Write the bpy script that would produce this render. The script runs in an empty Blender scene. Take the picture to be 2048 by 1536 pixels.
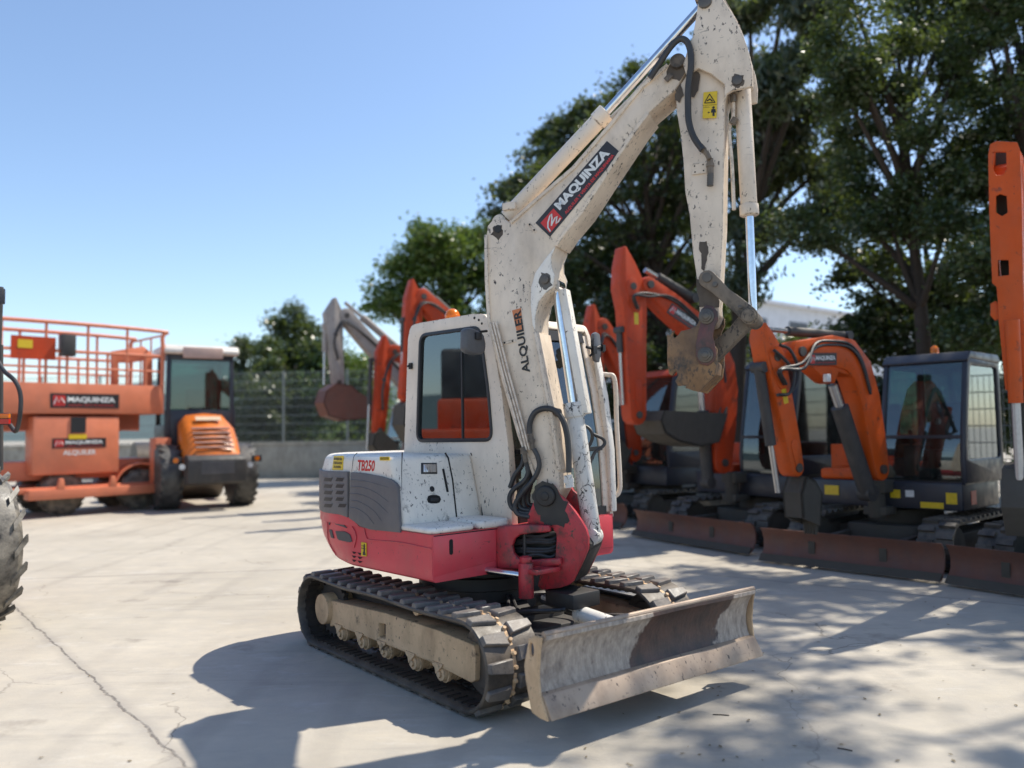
import bpy, bmesh, math, random
from math import radians as rad, sin, cos, pi, sqrt, atan2
from mathutils import Vector as V, Matrix
from mathutils.geometry import tessellate_polygon
random.seed(7)
SC = bpy.context.scene
COL = SC.collection
# ------------------------------------------------------------------ camera
FPX, PITCH, ROLL, CAMH = 1635.9, 3.238, -0.804, 1.666
t_, r_ = rad(PITCH), rad(ROLL)
FWD = V((0, cos(t_), sin(t_))); UP0 = V((0, -sin(t_), cos(t_))); RT0 = V((1, 0, 0))
RT = RT0*cos(r_) + UP0*sin(r_); UP = -RT0*sin(r_) + UP0*cos(r_)
CAM = V((0, 0, CAMH))
cd = bpy.data.cameras.new('camera'); cam = bpy.data.objects.new('camera', cd); COL.objects.link(cam)
cd.sensor_width = 36; cd.lens = FPX/2048*36; cd.clip_end = 2000; cd.clip_start = 0.05
cam.matrix_world = Matrix(((RT.x, UP.x, -FWD.x, 0), (RT.y, UP.y, -FWD.y, 0), (RT.z, UP.z, -FWD.z, CAMH), (0, 0, 0, 1)))
cd.dof.use_dof = True; cd.dof.focus_distance = 5.7; cd.dof.aperture_fstop = 0.86
SC.camera = cam
# ------------------------------------------------------------------ world, sun, exposure
SUND = V((0.575, 0.34, 1.0)).normalized()      # towards the sun
ELEV = math.asin(SUND.z); AZ = atan2(SUND.x, SUND.y)
w = bpy.data.worlds.new('World'); SC.world = w; w.use_nodes = True
nt = w.node_tree; nt.nodes.clear()
sky = nt.nodes.new('ShaderNodeTexSky'); sky.sky_type = 'NISHITA'; sky.sun_disc = False
sky.sun_elevation = ELEV; sky.sun_rotation = AZ
sky.altitude = 200; sky.air_density = 1.0; sky.dust_density = 0.7; sky.ozone_density = 2.2
bg = nt.nodes.new('ShaderNodeBackground'); bg.inputs[1].default_value = 0.133
wo = nt.nodes.new('ShaderNodeOutputWorld')
nt.links.new(sky.outputs[0], bg.inputs[0]); nt.links.new(bg.outputs[0], wo.inputs[0])
sd = bpy.data.lights.new('sun', 'SUN'); sd.energy = 3.85; sd.angle = rad(0.5); sd.color = (1, .93, .81)
so = bpy.data.objects.new('sun', sd); COL.objects.link(so)
so.rotation_euler = SUND.to_track_quat('Z', 'Y').to_euler(); so.location = (8, 4, 14)
SC.view_settings.view_transform = 'Standard'; SC.view_settings.look = 'None'
SC.view_settings.gamma = 1; SC.view_settings.exposure = 0.66
SC.render.engine = 'CYCLES'
try:
    SC.cycles.max_bounces = 7; SC.cycles.transparent_max_bounces = 12; SC.cycles.use_denoising = True
except Exception: pass

# ------------------------------------------------------------------ pixel -> point on a known plane
def ray(px, py):
    x, y = px-1024, py-768
    return FWD + RT*(x/FPX) - UP*(y/FPX)
def ground(px, py, z=0.0):
    d = ray(px, py); return CAM + d*((z-CAMH)/d.z)
class Frame:
    def __init__(s, o, yaw): s.o = V(o); s.yaw = rad(yaw); s.M = Matrix.Rotation(s.yaw, 3, 'Z'); s.Mi = s.M.transposed()
    def P(s, px, py, ax, val):
        c = s.Mi @ (CAM-s.o); d = s.Mi @ ray(px, py); return c + d*((val-c[ax])/d[ax])
    def XZ(s, pts, y):
        o = []
        for a in pts:
            q = s.P(a[0], a[1], 1, y); o.append((q.x, q.z))
        return o
    def YZ(s, pts, x):
        o = []
        for a in pts:
            q = s.P(a[0], a[1], 0, x); o.append((q.y, q.z))
        return o
MO = (-0.252, 6.266, 0)
L = Frame(MO, -51.374); TH = 3.525; U = Frame(MO, -51.374+TH)
MU = Matrix.Rotation(rad(TH), 4, 'Z')

# ------------------------------------------------------------------ mesh helpers
class MB:
    def __init__(s): s.v = []; s.f = []; s.mi = []; s.cur = 0
    def add(s, vs, fs):
        n = len(s.v); s.v += [tuple(q) for q in vs]; s.f += [tuple(n+i for i in f) for f in fs]; s.mi += [s.cur]*len(fs); return s
    def box(s, c, d, R=None):
        vs = []
        for i in (-.5, .5):
            for j in (-.5, .5):
                for k in (-.5, .5):
                    q = V((i*d[0], j*d[1], k*d[2]))
                    if R: q = R @ q
                    vs.append(V(c)+q)
        return s.add(vs, [(0,1,3,2),(4,6,7,5),(0,4,5,1),(2,3,7,6),(0,2,6,4),(1,5,7,3)])
    def bx(s, x0, x1, y0, y1, z0, z1): return s.box(((x0+x1)/2, (y0+y1)/2, (z0+z1)/2), (x1-x0, y1-y0, z1-z0))
    def prism(s, pts, ax, a, b, holes=()):
        def m(p, t):
            return (t, p[0], p[1]) if ax == 0 else ((p[0], t, p[1]) if ax == 1 else (p[0], p[1], t))
        n = len(pts)
        if not holes:
            return s.add([m(p, a) for p in pts]+[m(p, b) for p in pts],
                [tuple(range(n)), tuple(range(2*n-1, n-1, -1))]+[(i, (i+1) % n, n+(i+1) % n, n+i) for i in range(n)])
        loops = [list(pts)]+[list(h) for h in holes]
        tris = tessellate_polygon([[V((p[0], p[1], 0)) for p in l] for l in loops])
        flat = [p for l in loops for p in l]; N = len(flat)
        fs = [tuple(t) for t in tris]+[tuple(N+i for i in t) for t in tris]
        k = 0
        for l in loops:
            q = len(l); fs += [(k+i, k+(i+1) % q, N+k+(i+1) % q, N+k+i) for i in range(q)]; k += q
        return s.add([m(p, a) for p in flat]+[m(p, b) for p in flat], fs)
    def cyl(s, p0, p1, r0, r1=None, n=20):
        r1 = r0 if r1 is None else r1
        p0, p1 = V(p0), V(p1); d = (p1-p0).normalized(); u = d.orthogonal().normalized(); w = d.cross(u)
        vs = []
        for p, r in ((p0, r0), (p1, r1)):
            for i in range(n):
                a = 2*pi*i/n; vs.append(p+(u*cos(a)+w*sin(a))*r)
        return s.add(vs, [tuple(range(n-1, -1, -1)), tuple(range(n, 2*n))]+[(i, (i+1) % n, n+(i+1) % n, n+i) for i in range(n)])
    def lathe(s, c, axis, prof, n=28):
        # prof: (distance along axis, radius)
        c = V(c); d = V(axis).normalized(); u = d.orthogonal().normalized(); w = d.cross(u); vs = []
        for t, r in prof:
            for i in range(n):
                a = 2*pi*i/n; vs.append(c+d*t+(u*cos(a)+w*sin(a))*r)
        m = len(prof); fs = [tuple(range(n-1, -1, -1)), tuple(range((m-1)*n, m*n))]
        for k in range(m-1):
            fs += [(k*n+i, k*n+(i+1) % n, (k+1)*n+(i+1) % n, (k+1)*n+i) for i in range(n)]
        return s.add(vs, fs)
    def tube(s, path, r, n=8, rf=None):
        path = [V(p) for p in path]; m = len(path); vs = []; u = None
        for i, p in enumerate(path):
            d = (path[min(i+1, m-1)]-path[max(i-1, 0)])
            d = d.normalized() if d.length > 1e-9 else V((0, 0, 1))
            u = d.orthogonal().normalized() if u is None else (u-d*u.dot(d)).normalized()
            w = d.cross(u); rr = rf(i/(m-1)) if rf else r
            for k in range(n):
                a = 2*pi*k/n; vs.append(p+(u*cos(a)+w*sin(a))*rr)
        fs = [tuple(range(n-1, -1, -1)), tuple(range((m-1)*n, m*n))]
        for k in range(m-1):
            fs += [(k*n+i, k*n+(i+1) % n, (k+1)*n+(i+1) % n, (k+1)*n+i) for i in range(n)]
        return s.add(vs, fs)
    def build(s, name, mat, parent=None, bevel=0, seg=2, M=None, sharp=32, rz=True, **props):
        bm = bmesh.new(); vs = [bm.verts.new(q) for q in s.v]
        for f, mi in zip(s.f, s.mi):
            try:
                F = bm.faces.new([vs[i] for i in f]); F.material_index = mi
            except ValueError: pass
        if rz: bmesh.ops.recalc_face_normals(bm, faces=bm.faces)
        if bevel:
            es = [e for e in bm.edges if len(e.link_faces) == 2 and e.calc_face_angle(0) > rad(sharp)]
            bmesh.ops.bevel(bm, geom=es, offset=bevel, segments=seg, affect='EDGES', clamp_overlap=True, profile=.5)
        if M: bmesh.ops.transform(bm, matrix=M, verts=bm.verts)
        for f in bm.faces: f.smooth = True
        for e in bm.edges:
            if len(e.link_faces) == 2 and e.calc_face_angle(0) > rad(sharp): e.smooth = False
        me = bpy.data.meshes.new(name); bm.to_mesh(me); bm.free()
        for mm in (mat if isinstance(mat, (list, tuple)) else [mat]): me.materials.append(mm)
        o = bpy.data.objects.new(name, me); COL.objects.link(o)
        if parent: o.parent = parent
        for k, v in props.items(): o[k] = v
        return o
def thing(name, label, cat, loc=(0, 0, 0), yaw=0, group=None):
    o = bpy.data.objects.new(name, None); COL.objects.link(o); o.location = loc; o.rotation_euler = (0, 0, rad(yaw))
    o.empty_display_size = .2; o['label'] = label; o['category'] = cat
    if group: o['group'] = group
    return o
def spline(pts, k=8):
    pts = [V(p) for p in pts]; q = [pts[0]*2-pts[1]]+pts+[pts[-1]*2-pts[-2]]; out = []
    for i in range(1, len(q)-2):
        a, b, c, d = q[i-1:i+3]
        for j in range(k):
            t = j/k; out.append(.5*((2*b)+(c-a)*t+(2*a-5*b+4*c-d)*t*t+(3*b-a-3*c+d)*t**3))
    out.append(pts[-1]); return out
def arcpts(cx, cz, r, a0, a1, n=8): return [(cx+r*cos(rad(a0+(a1-a0)*i/n)), cz+r*sin(rad(a0+(a1-a0)*i/n))) for i in range(n+1)]
def rrect(x0, x1, z0, z1, r, n=5):
    return arcpts(x1-r, z1-r, r, 0, 90, n)+arcpts(x0+r, z1-r, r, 90, 180, n)+arcpts(x0+r, z0+r, r, 180, 270, n)+arcpts(x1-r, z0+r, r, 270, 360, n)
def rpoly(pts, r, n=4):
    # polygon with rounded corners
    out = []; m = len(pts)
    for i in range(m):
        a, b, c = V(pts[i-1]), V(pts[i]), V(pts[(i+1) % m])
        d1 = (a-b); d2 = (c-b); k = min(r, d1.length*.45, d2.length*.45)
        p0 = b+d1.normalized()*k; p1 = b+d2.normalized()*k
        for j in range(n+1):
            t = j/n; q = p0*(1-t)**2+b*2*t*(1-t)+p1*t*t; out.append((q.x, q.y))
    return out
def limb(pts, caps=6):
    # outline of a bar of changing width along (x, z, width)
    ps = [V((p[0], p[1])) for p in pts]; left = []; right = []; m = len(ps)
    for i, p in enumerate(ps):
        d = (ps[min(i+1, m-1)]-ps[max(i-1, 0)]).normalized(); n_ = V((-d.y, d.x)); h = pts[i][2]/2
        if i == 0: d0 = d
        left.append(p+n_*h); right.append(p-n_*h)
    dl = (ps[-1]-ps[-2]).normalized(); a = atan2(dl.y, dl.x); h = pts[-1][2]/2
    end = [ps[-1]+V((cos(a+pi/2-pi*k/caps), sin(a+pi/2-pi*k/caps)))*h for k in range(1, caps)]
    a = atan2(d0.y, d0.x); h = pts[0][2]/2
    st = [ps[0]+V((cos(a-pi/2-pi*k/caps), sin(a-pi/2-pi*k/caps)))*h for k in range(1, caps)]
    return [(q.x, q.y) for q in left+end+right[::-1]+st]

# ------------------------------------------------------------------ materials
def nodes(name):
    m = bpy.data.materials.new(name); m.use_nodes = True; t = m.node_tree; b = t.nodes['Principled BSDF']; return m, t, b
def N(t, kind, **kw):
    n = t.nodes.new(kind)
    for k, v in kw.items():
        if k in n.inputs: n.inputs[k].default_value = v
        else: setattr(n, k, v)
    return n
def noise(t, scale, detail=4, rough=.55, sc=None, off=(0, 0, 0)):
    tc = N(t, 'ShaderNodeTexCoord'); mp = N(t, 'ShaderNodeMapping'); mp.inputs['Scale'].default_value = sc or (1, 1, 1); mp.inputs['Location'].default_value = off
    n = N(t, 'ShaderNodeTexNoise'); n.inputs['Scale'].default_value = scale; n.inputs['Detail'].default_value = detail; n.inputs['Roughness'].default_value = rough
    t.links.new(tc.outputs['Object'], mp.inputs[0]); t.links.new(mp.outputs[0], n.inputs[0]); return n.outputs[0]
def ramp(t, src, a, b, va=0., vb=1.):
    n = N(t, 'ShaderNodeMapRange'); n.inputs[1].default_value = a; n.inputs[2].default_value = b; n.inputs[3].default_value = va; n.inputs[4].default_value = vb
    t.links.new(src, n.inputs[0]); return n.outputs[0]
def mth(t, op, a, b=None):
    n = N(t, 'ShaderNodeMath', operation=op)
    for i, q in enumerate((a, b)):
        if q is None: continue
        if isinstance(q, (int, float)): n.inputs[i].default_value = q
        else: t.links.new(q, n.inputs[i])
    return n.outputs[0]
def mix(t, fac, a, b):
    n = N(t, 'ShaderNodeMix', data_type='RGBA')
    for i, q in ((0, fac), (6, a), (7, b)):
        if isinstance(q, (int, float)): n.inputs[i].default_value = q
        elif isinstance(q, tuple): n.inputs[i].default_value = (*q[:3], 1)
        else: t.links.new(q, n.inputs[i])
    return n.outputs[2]
def bump(t, b, src, s=.3, d=.01):
    n = N(t, 'ShaderNodeBump'); n.inputs['Strength'].default_value = s; n.inputs['Distance'].default_value = d
    t.links.new(src, n.inputs['Height']); t.links.new(n.outputs[0], b.inputs['Normal'])
def paint(name, col, rough=.4, chips=.0, chipcol=(.05, .04, .035), dirt=.3, dirtcol=(.22, .18, .14), metal=0, spec=.5, streak=True, chipscale=44, grime=0, edge=0):
    m, t, b = nodes(name); c = col
    v = ramp(t, noise(t, 2.2, 3), .3, .7, 0, 1); c = mix(t, v, tuple(x*.88 for x in col), tuple(min(1, x*1.08) for x in col))
    if dirt:
        d = ramp(t, noise(t, 5, 6, .65, (1, 1, .5) if streak else None, (3, 1, 2)), .45, .75, 0, dirt); c = mix(t, d, c, dirtcol)
    if chips:
        a = ramp(t, noise(t, chipscale, 5, .65, (1, 1, .55), (9, 4, 1)), .69-.1*chips, .72-.1*chips, 0, 1)
        k = ramp(t, noise(t, 3.1, 4, .6, None, (5, 5, 5)), .42, .58, .0, 1)
        c = mix(t, mth(t, 'MULTIPLY', a, k), c, chipcol)
        a2 = ramp(t, noise(t, chipscale*.8, 4, .65, (.22, .22, 1.5) if chips < 1 else (1.3, 1.3, .16), (1, 7, 3)), .665, .685, 0, .75); c = mix(t, mth(t, 'MULTIPLY', a2, ramp(t, noise(t, 2.3, 4, .6, None, (1, 9, 5)), .42, .6, .1, 1)), c, chipcol)
    if grime:
        g = ramp(t, noise(t, 7, 7, .7, None, (2, 8, 4)), .62-.25*grime, .72-.15*grime, 0, .9); c = mix(t, g, c, (.045, .038, .032))
    if edge:
        bv = N(t, 'ShaderNodeBevel'); bv.samples = 4; bv.inputs[0].default_value = .016
        ge = N(t, 'ShaderNodeNewGeometry'); dt = N(t, 'ShaderNodeVectorMath', operation='DOT_PRODUCT'); t.links.new(bv.outputs[0], dt.inputs[0]); t.links.new(ge.outputs['Normal'], dt.inputs[1])
        e = ramp(t, dt.outputs['Value'], .995, .93, 0, 1); q = ramp(t, noise(t, 19, 6, .75, None, (3, 3, 9)), .47, .62, 0, edge); c = mix(t, mth(t, 'MULTIPLY', e, q), c, (.06, .045, .036))
    if not isinstance(c, tuple): t.links.new(c, b.inputs['Base Color'])
    t.links.new(ramp(t, noise(t, 9, 4), .3, .7, rough-.06, rough+.16), b.inputs['Roughness'])
    b.inputs['Metallic'].default_value = metal; b.inputs['Specular IOR Level'].default_value = spec
    bump(t, b, noise(t, 25, 5), .12, .004); return m
def plain(name, col, rough=.5, metal=0, emit=0):
    m, t, b = nodes(name); b.inputs['Base Color'].default_value = (*col, 1); b.inputs['Roughness'].default_value = rough; b.inputs['Metallic'].default_value = metal
    t.links.new(mix(t, ramp(t, noise(t, 30, 3), .3, .7), tuple(x*.85 for x in col), col), b.inputs['Base Color']); return m
def glass(name, tint, base=.06, dust=.04):
    m, t, b = nodes(name); t.nodes.remove(b); out = t.nodes['Material Output']
    g = N(t, 'ShaderNodeBsdfGlossy'); g.inputs['Roughness'].default_value = .015; g.inputs['Color'].default_value = (.85, .95, 1, 1)
    tr = N(t, 'ShaderNodeBsdfTransparent'); tr.inputs['Color'].default_value = (*tint, 1)
    fr = N(t, 'ShaderNodeFresnel'); fr.inputs['IOR'].default_value = 1.55
    mx = N(t, 'ShaderNodeMixShader'); t.links.new(mth(t, 'ADD', mth(t, 'MULTIPLY', fr.outputs[0], 1.4), base), mx.inputs[0]); t.links.new(tr.outputs[0], mx.inputs[1]); t.links.new(g.outputs[0], mx.inputs[2])
    df = N(t, 'ShaderNodeBsdfDiffuse'); df.inputs['Color'].default_value = (.4, .38, .33, 1)
    m2 = N(t, 'ShaderNodeMixShader'); t.links.new(ramp(t, noise(t, 6, 8, .7), .4, .8, dust*.4, dust*3), m2.inputs[0]); t.links.new(mx.outputs[0], m2.inputs[1]); t.links.new(df.outputs[0], m2.inputs[2])
    t.links.new(m2.outputs[0], out.inputs[0]); return m
BEIGE = paint('beige_paint', (.80, .68, .55), .38, edge=.8, chips=.8, dirt=.22, dirtcol=(.33, .26, .19))
BEIGE2 = paint('beige_boom_paint', (.76, .635, .50), .40, edge=1, chips=.95, dirt=.5, dirtcol=(.30, .23, .17))
WHITE = paint('worn_white_paint', (.82, .77, .69), .36, edge=.8, chips=.9, grime=.06, dirt=.25, dirtcol=(.32, .29, .26))
def flake():
    m, t, b = nodes('cracked_white_paint'); tc = N(t, 'ShaderNodeTexCoord'); mp = N(t, 'ShaderNodeMapping'); mp.inputs['Scale'].default_value = (1, 1, .5)
    nz = N(t, 'ShaderNodeTexNoise'); nz.inputs['Scale'].default_value = 9; nz.inputs['Detail'].default_value = 5; t.links.new(tc.outputs['Object'], nz.inputs[0])
    ad = N(t, 'ShaderNodeVectorMath', operation='MULTIPLY_ADD'); ad.inputs[1].default_value = (.16, .16, .16); t.links.new(nz.outputs[1], ad.inputs[0]); t.links.new(tc.outputs['Object'], ad.inputs[2]); t.links.new(ad.outputs[0], mp.inputs[0])
    vo = N(t, 'ShaderNodeTexVoronoi', feature='DISTANCE_TO_EDGE'); vo.inputs['Scale'].default_value = 21; t.links.new(mp.outputs[0], vo.inputs[0])
    cr = ramp(t, vo.outputs[0], .02, .05, 1, 0); k = ramp(t, noise(t, 6, 4), .42, .56, 0, 1)
    c = mix(t, ramp(t, noise(t, 5, 5), .4, .7, 0, .5), (.70, .67, .62), (.40, .36, .31)); c = mix(t, mth(t, 'MULTIPLY', cr, k), c, (.03, .027, .025))
    c = mix(t, ramp(t, noise(t, 9, 6, .7, None, (4, 4, 4)), .66, .70), c, (.04, .036, .03))
    t.links.new(c, b.inputs['Base Color']); b.inputs['Roughness'].default_value = .45; bump(t, b, mth(t, 'MULTIPLY', cr, -1.), .4, .004); return m
FLAKE = flake(); FLAKE_OLD = paint('flaking_white_paint', (.72, .69, .64), .42, chips=1.6, chipscale=22, dirt=.2, chipcol=(.02, .018, .016))
RED = paint('faded_red_paint', (.66, .06, .08), .34, edge=.5, chips=.35, dirt=.3, dirtcol=(.34, .12, .11))
REDG = paint('greasy_red_paint', (.48, .032, .045), .36, edge=.6, chips=1.0, dirt=.6, dirtcol=(.10, .022, .025), grime=.45)
GREASE = paint('black_grease', (.022, .02, .019), .5, dirt=.3, dirtcol=(.07, .06, .05))
GREY = paint('grey_plastic_panel', (.125, .12, .125), .5, dirt=.5, dirtcol=(.20, .18, .17))
DKGREY = paint('dark_grey_steel', (.045, .043, .042), .55, dirt=.5, dirtcol=(.12, .10, .085))
BLACK = plain('black_plastic', (.018, .018, .02), .5)
HOLE = plain('dark_opening', (.008, .008, .008), .8)
MESHG = plain('grille_mesh', (.10, .095, .09), .7)
SEAL = plain('rubber_seal', (.02, .02, .022), .45)
HOSE = paint('black_hose_rubber', (.03, .03, .032), .45, dirt=.5, dirtcol=(.10, .09, .08))
CHROME = plain('chrome_rod', (.78, .78, .80), .12, 1)
STEEL = paint('worn_steel', (.13, .115, .10), .42, dirt=.5, dirtcol=(.08, .06, .05), metal=.6)
DIRTY = paint('greasy_beige_steel', (.20, .155, .11), .5, chips=1.4, dirt=.7, dirtcol=(.08, .065, .05), grime=.5)
COUP = paint('worn_coupler_steel', (.25, .14, .065), .42, edge=1, chips=1.5, dirt=.95, dirtcol=(.085, .048, .03), metal=.2, grime=.42)
MUDB = paint('dark_mud', (.085, .068, .055), .8, dirt=.5)
CEAR = paint('greasy_dark_red_steel', (.16, .05, .045), .4, chips=1, dirt=.9, dirtcol=(.06, .045, .038), grime=.85)
MUDTAN = paint('dried_mud_on_steel', (.68, .47, .28), .8, edge=.5, chips=.6, dirt=.75, dirtcol=(.25, .155, .085), grime=.10)
YEL = plain('yellow_decal', (.75, .52, .02), .4); BLK = plain('black_ink', (.015, .014, .014), .4); WHT = plain('white_ink', (.75, .75, .73), .4)
DRED = plain('red_ink', (.62, .035, .03), .4); ORL = plain('orange_decal', (.62, .20, .07), .4); DBLK = plain('black_decal', (.03, .024, .025), .35)
GLS = glass('cab_glass', (.36, .47, .48), .08, .02)
GLSB = glass('green_tinted_glass', (.34, .50, .46), .04)
CLEAR = glass('lamp_lens', (.9, .9, .9), .2)
AMBER, ta, ba = nodes('amber_lens'); ba.inputs['Base Color'].default_value = (.85, .22, .01, 1); ba.inputs['Roughness'].default_value = .2; ba.inputs['Transmission Weight'].default_value = .25; ba.inputs['Subsurface Weight'].default_value = .3
def rubber(name, dusty=.6, tan=(.26, .20, .14), tops=True):
    m, t, b = nodes(name); c = (.07, .07, .073) if 'lug' in name else (.022, .021, .021)
    d = ramp(t, noise(t, 6, 6, .65), .35, .68, .05, dusty); c = mix(t, d, c, tan)
    d2 = ramp(t, noise(t, 60, 3), .6, .75, 0, .5); c = mix(t, d2, c, (.01, .009, .009))
    t.links.new(c, b.inputs['Base Color']); t.links.new(ramp(t, noise(t, 12, 4), .3, .7, .38, .62), b.inputs['Roughness'])
    bump(t, b, noise(t, 45, 6), .35, .006); return m
HOODM = paint('smudged_hood_paint', (.82, .76, .66), .36, edge=.8, chips=.8, grime=.14, dirt=.3, dirtcol=(.30, .28, .26))
RUB = rubber('track_rubber', .5); RUBT = rubber('lug_rubber', .65, (.30, .25, .20)); RUBI = rubber('inner_track_rubber', .55, (.10, .075, .055))
def blademat():
    # dried mud caked over rusty steel
    m, t, b = nodes('muddy_rusty_steel')
    rust = mix(t, ramp(t, noise(t, 8, 7, .7), .35, .7), (.040, .028, .025), (.12, .062, .045))
    mud = mix(t, ramp(t, noise(t, 30, 6, .7, (1, 1, .35)), .3, .7), (.24, .195, .16), (.54, .45, .365))
    tc = N(t, 'ShaderNodeTexCoord'); sx = N(t, 'ShaderNodeSeparateXYZ'); t.links.new(tc.outputs['Object'], sx.inputs[0])
    wob = mth(t, 'MULTIPLY', mth(t, 'SUBTRACT', noise(t, 4.5, 6, .6), .5), .5)
    yy = mth(t, 'ADD', mth(t, 'ADD', sx.outputs[1], wob), mth(t, 'MULTIPLY', mth(t, 'SUBTRACT', sx.outputs[2], .4), -.45))
    core = mth(t, 'ABSOLUTE', mth(t, 'SUBTRACT', yy, .19))
    mask = ramp(t, core, .375, .395, 0, 1)
    spots = ramp(t, noise(t, 14, 6, .7), .60, .68, 0, .75)
    mask = mth(t, 'MULTIPLY', ramp(t, core, .36, .39, .0, 1), ramp(t, noise(t, 2.6, 7, .65, (1, 1, 1.3), (2, 2, 2)), .34, .44, .55, 1))
    c = mix(t, mth(t, 'MULTIPLY', mask, mth(t, 'SUBTRACT', 1., mth(t, 'MULTIPLY', spots, .6))), rust, mud)
    t.links.new(c, b.inputs['Base Color']); t.links.new(ramp(t, mask, 0, 1, .5, .9), b.inputs['Roughness'])
    bump(t, b, mth(t, 'ADD', noise(t, 26, 8, .7, (1, 1, .4)), mth(t, 'MULTIPLY', mask, .5)), .6, .01); return m
BLADEM = blademat()
EDGEM = paint('worn_cutting_edge', (.44, .33, .24), .5, chips=.8, dirt=.7, dirtcol=(.14, .095, .07), metal=.15)

def decal_text(s, O, Ux, Vy, mat, parent, bold=.0, name='lettering', M=None, mapf=None, off=0, shear=0, space=1.0, props=None):
    # text stretched into the parallelogram O, O+Ux, O+Ux+Vy (or mapped through mapf(u, v))
    cu = bpy.data.curves.new('t', 'FONT'); cu.body = s; cu.size = 1; cu.offset = bold; cu.shear = shear; cu.space_character = space; cu.resolution_u = 3
    ob = bpy.data.objects.new('t', cu); COL.objects.link(ob); bpy.context.view_layer.update()
    me = bpy.data.meshes.new_from_object(ob.evaluated_get(bpy.context.evaluated_depsgraph_get())); bpy.data.objects.remove(ob); bpy.data.curves.remove(cu)
    xs = [v.co.x for v in me.vertices]; ys = [v.co.y for v in me.vertices]; x0, x1, y0, y1 = min(xs), max(xs), min(ys), max(ys)
    for v in me.vertices:
        u, k = (v.co.x-x0)/(x1-x0), (v.co.y-y0)/(y1-y0)
        q = V(mapf(u, k)) if mapf else V(O)+V(Ux)*u+V(Vy)*k
        if M: q = M @ q
        v.co = q
    me.materials.clear(); me.materials.append(mat); me.name = name
    o = bpy.data.objects.new(name, me); COL.objects.link(o); o.parent = parent
    return o
def quadplate(mb, O, Ux, Vy, n, th=.002):
    O, Ux, Vy, n = V(O), V(Ux), V(Vy), V(n)
    a = [O, O+Ux, O+Ux+Vy, O+Vy]; return mb.add(a+[q+n*th for q in a], [(0,3,2,1),(4,5,6,7),(0,1,5,4),(1,2,6,5),(2,3,7,6),(3,0,4,7)])
# ================================================================== THE WHITE AND RED EXCAVATOR
EX = thing('mini_excavator', 'white and red mini excavator with a raised beige boom, standing alone in the open yard', 'excavator', MO, -51.374)
PV = V((.78, 0, 0)); PHI = 25.0           # the boom is swung to the left about the swing post pin
MBOOM = MU @ Matrix.Translation(PV) @ Matrix.Rotation(rad(PHI), 4, 'Z') @ Matrix.Translation(-PV)
BF = Frame(U.o + U.M @ (PV - Matrix.Rotation(rad(PHI), 3, 'Z') @ PV), -51.374+TH+PHI)
FR, MCUR = U, MU
def up(mb, name, mat, parent=EX, **k): return mb.build(name, mat, parent, M=MCUR, **k)
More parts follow.
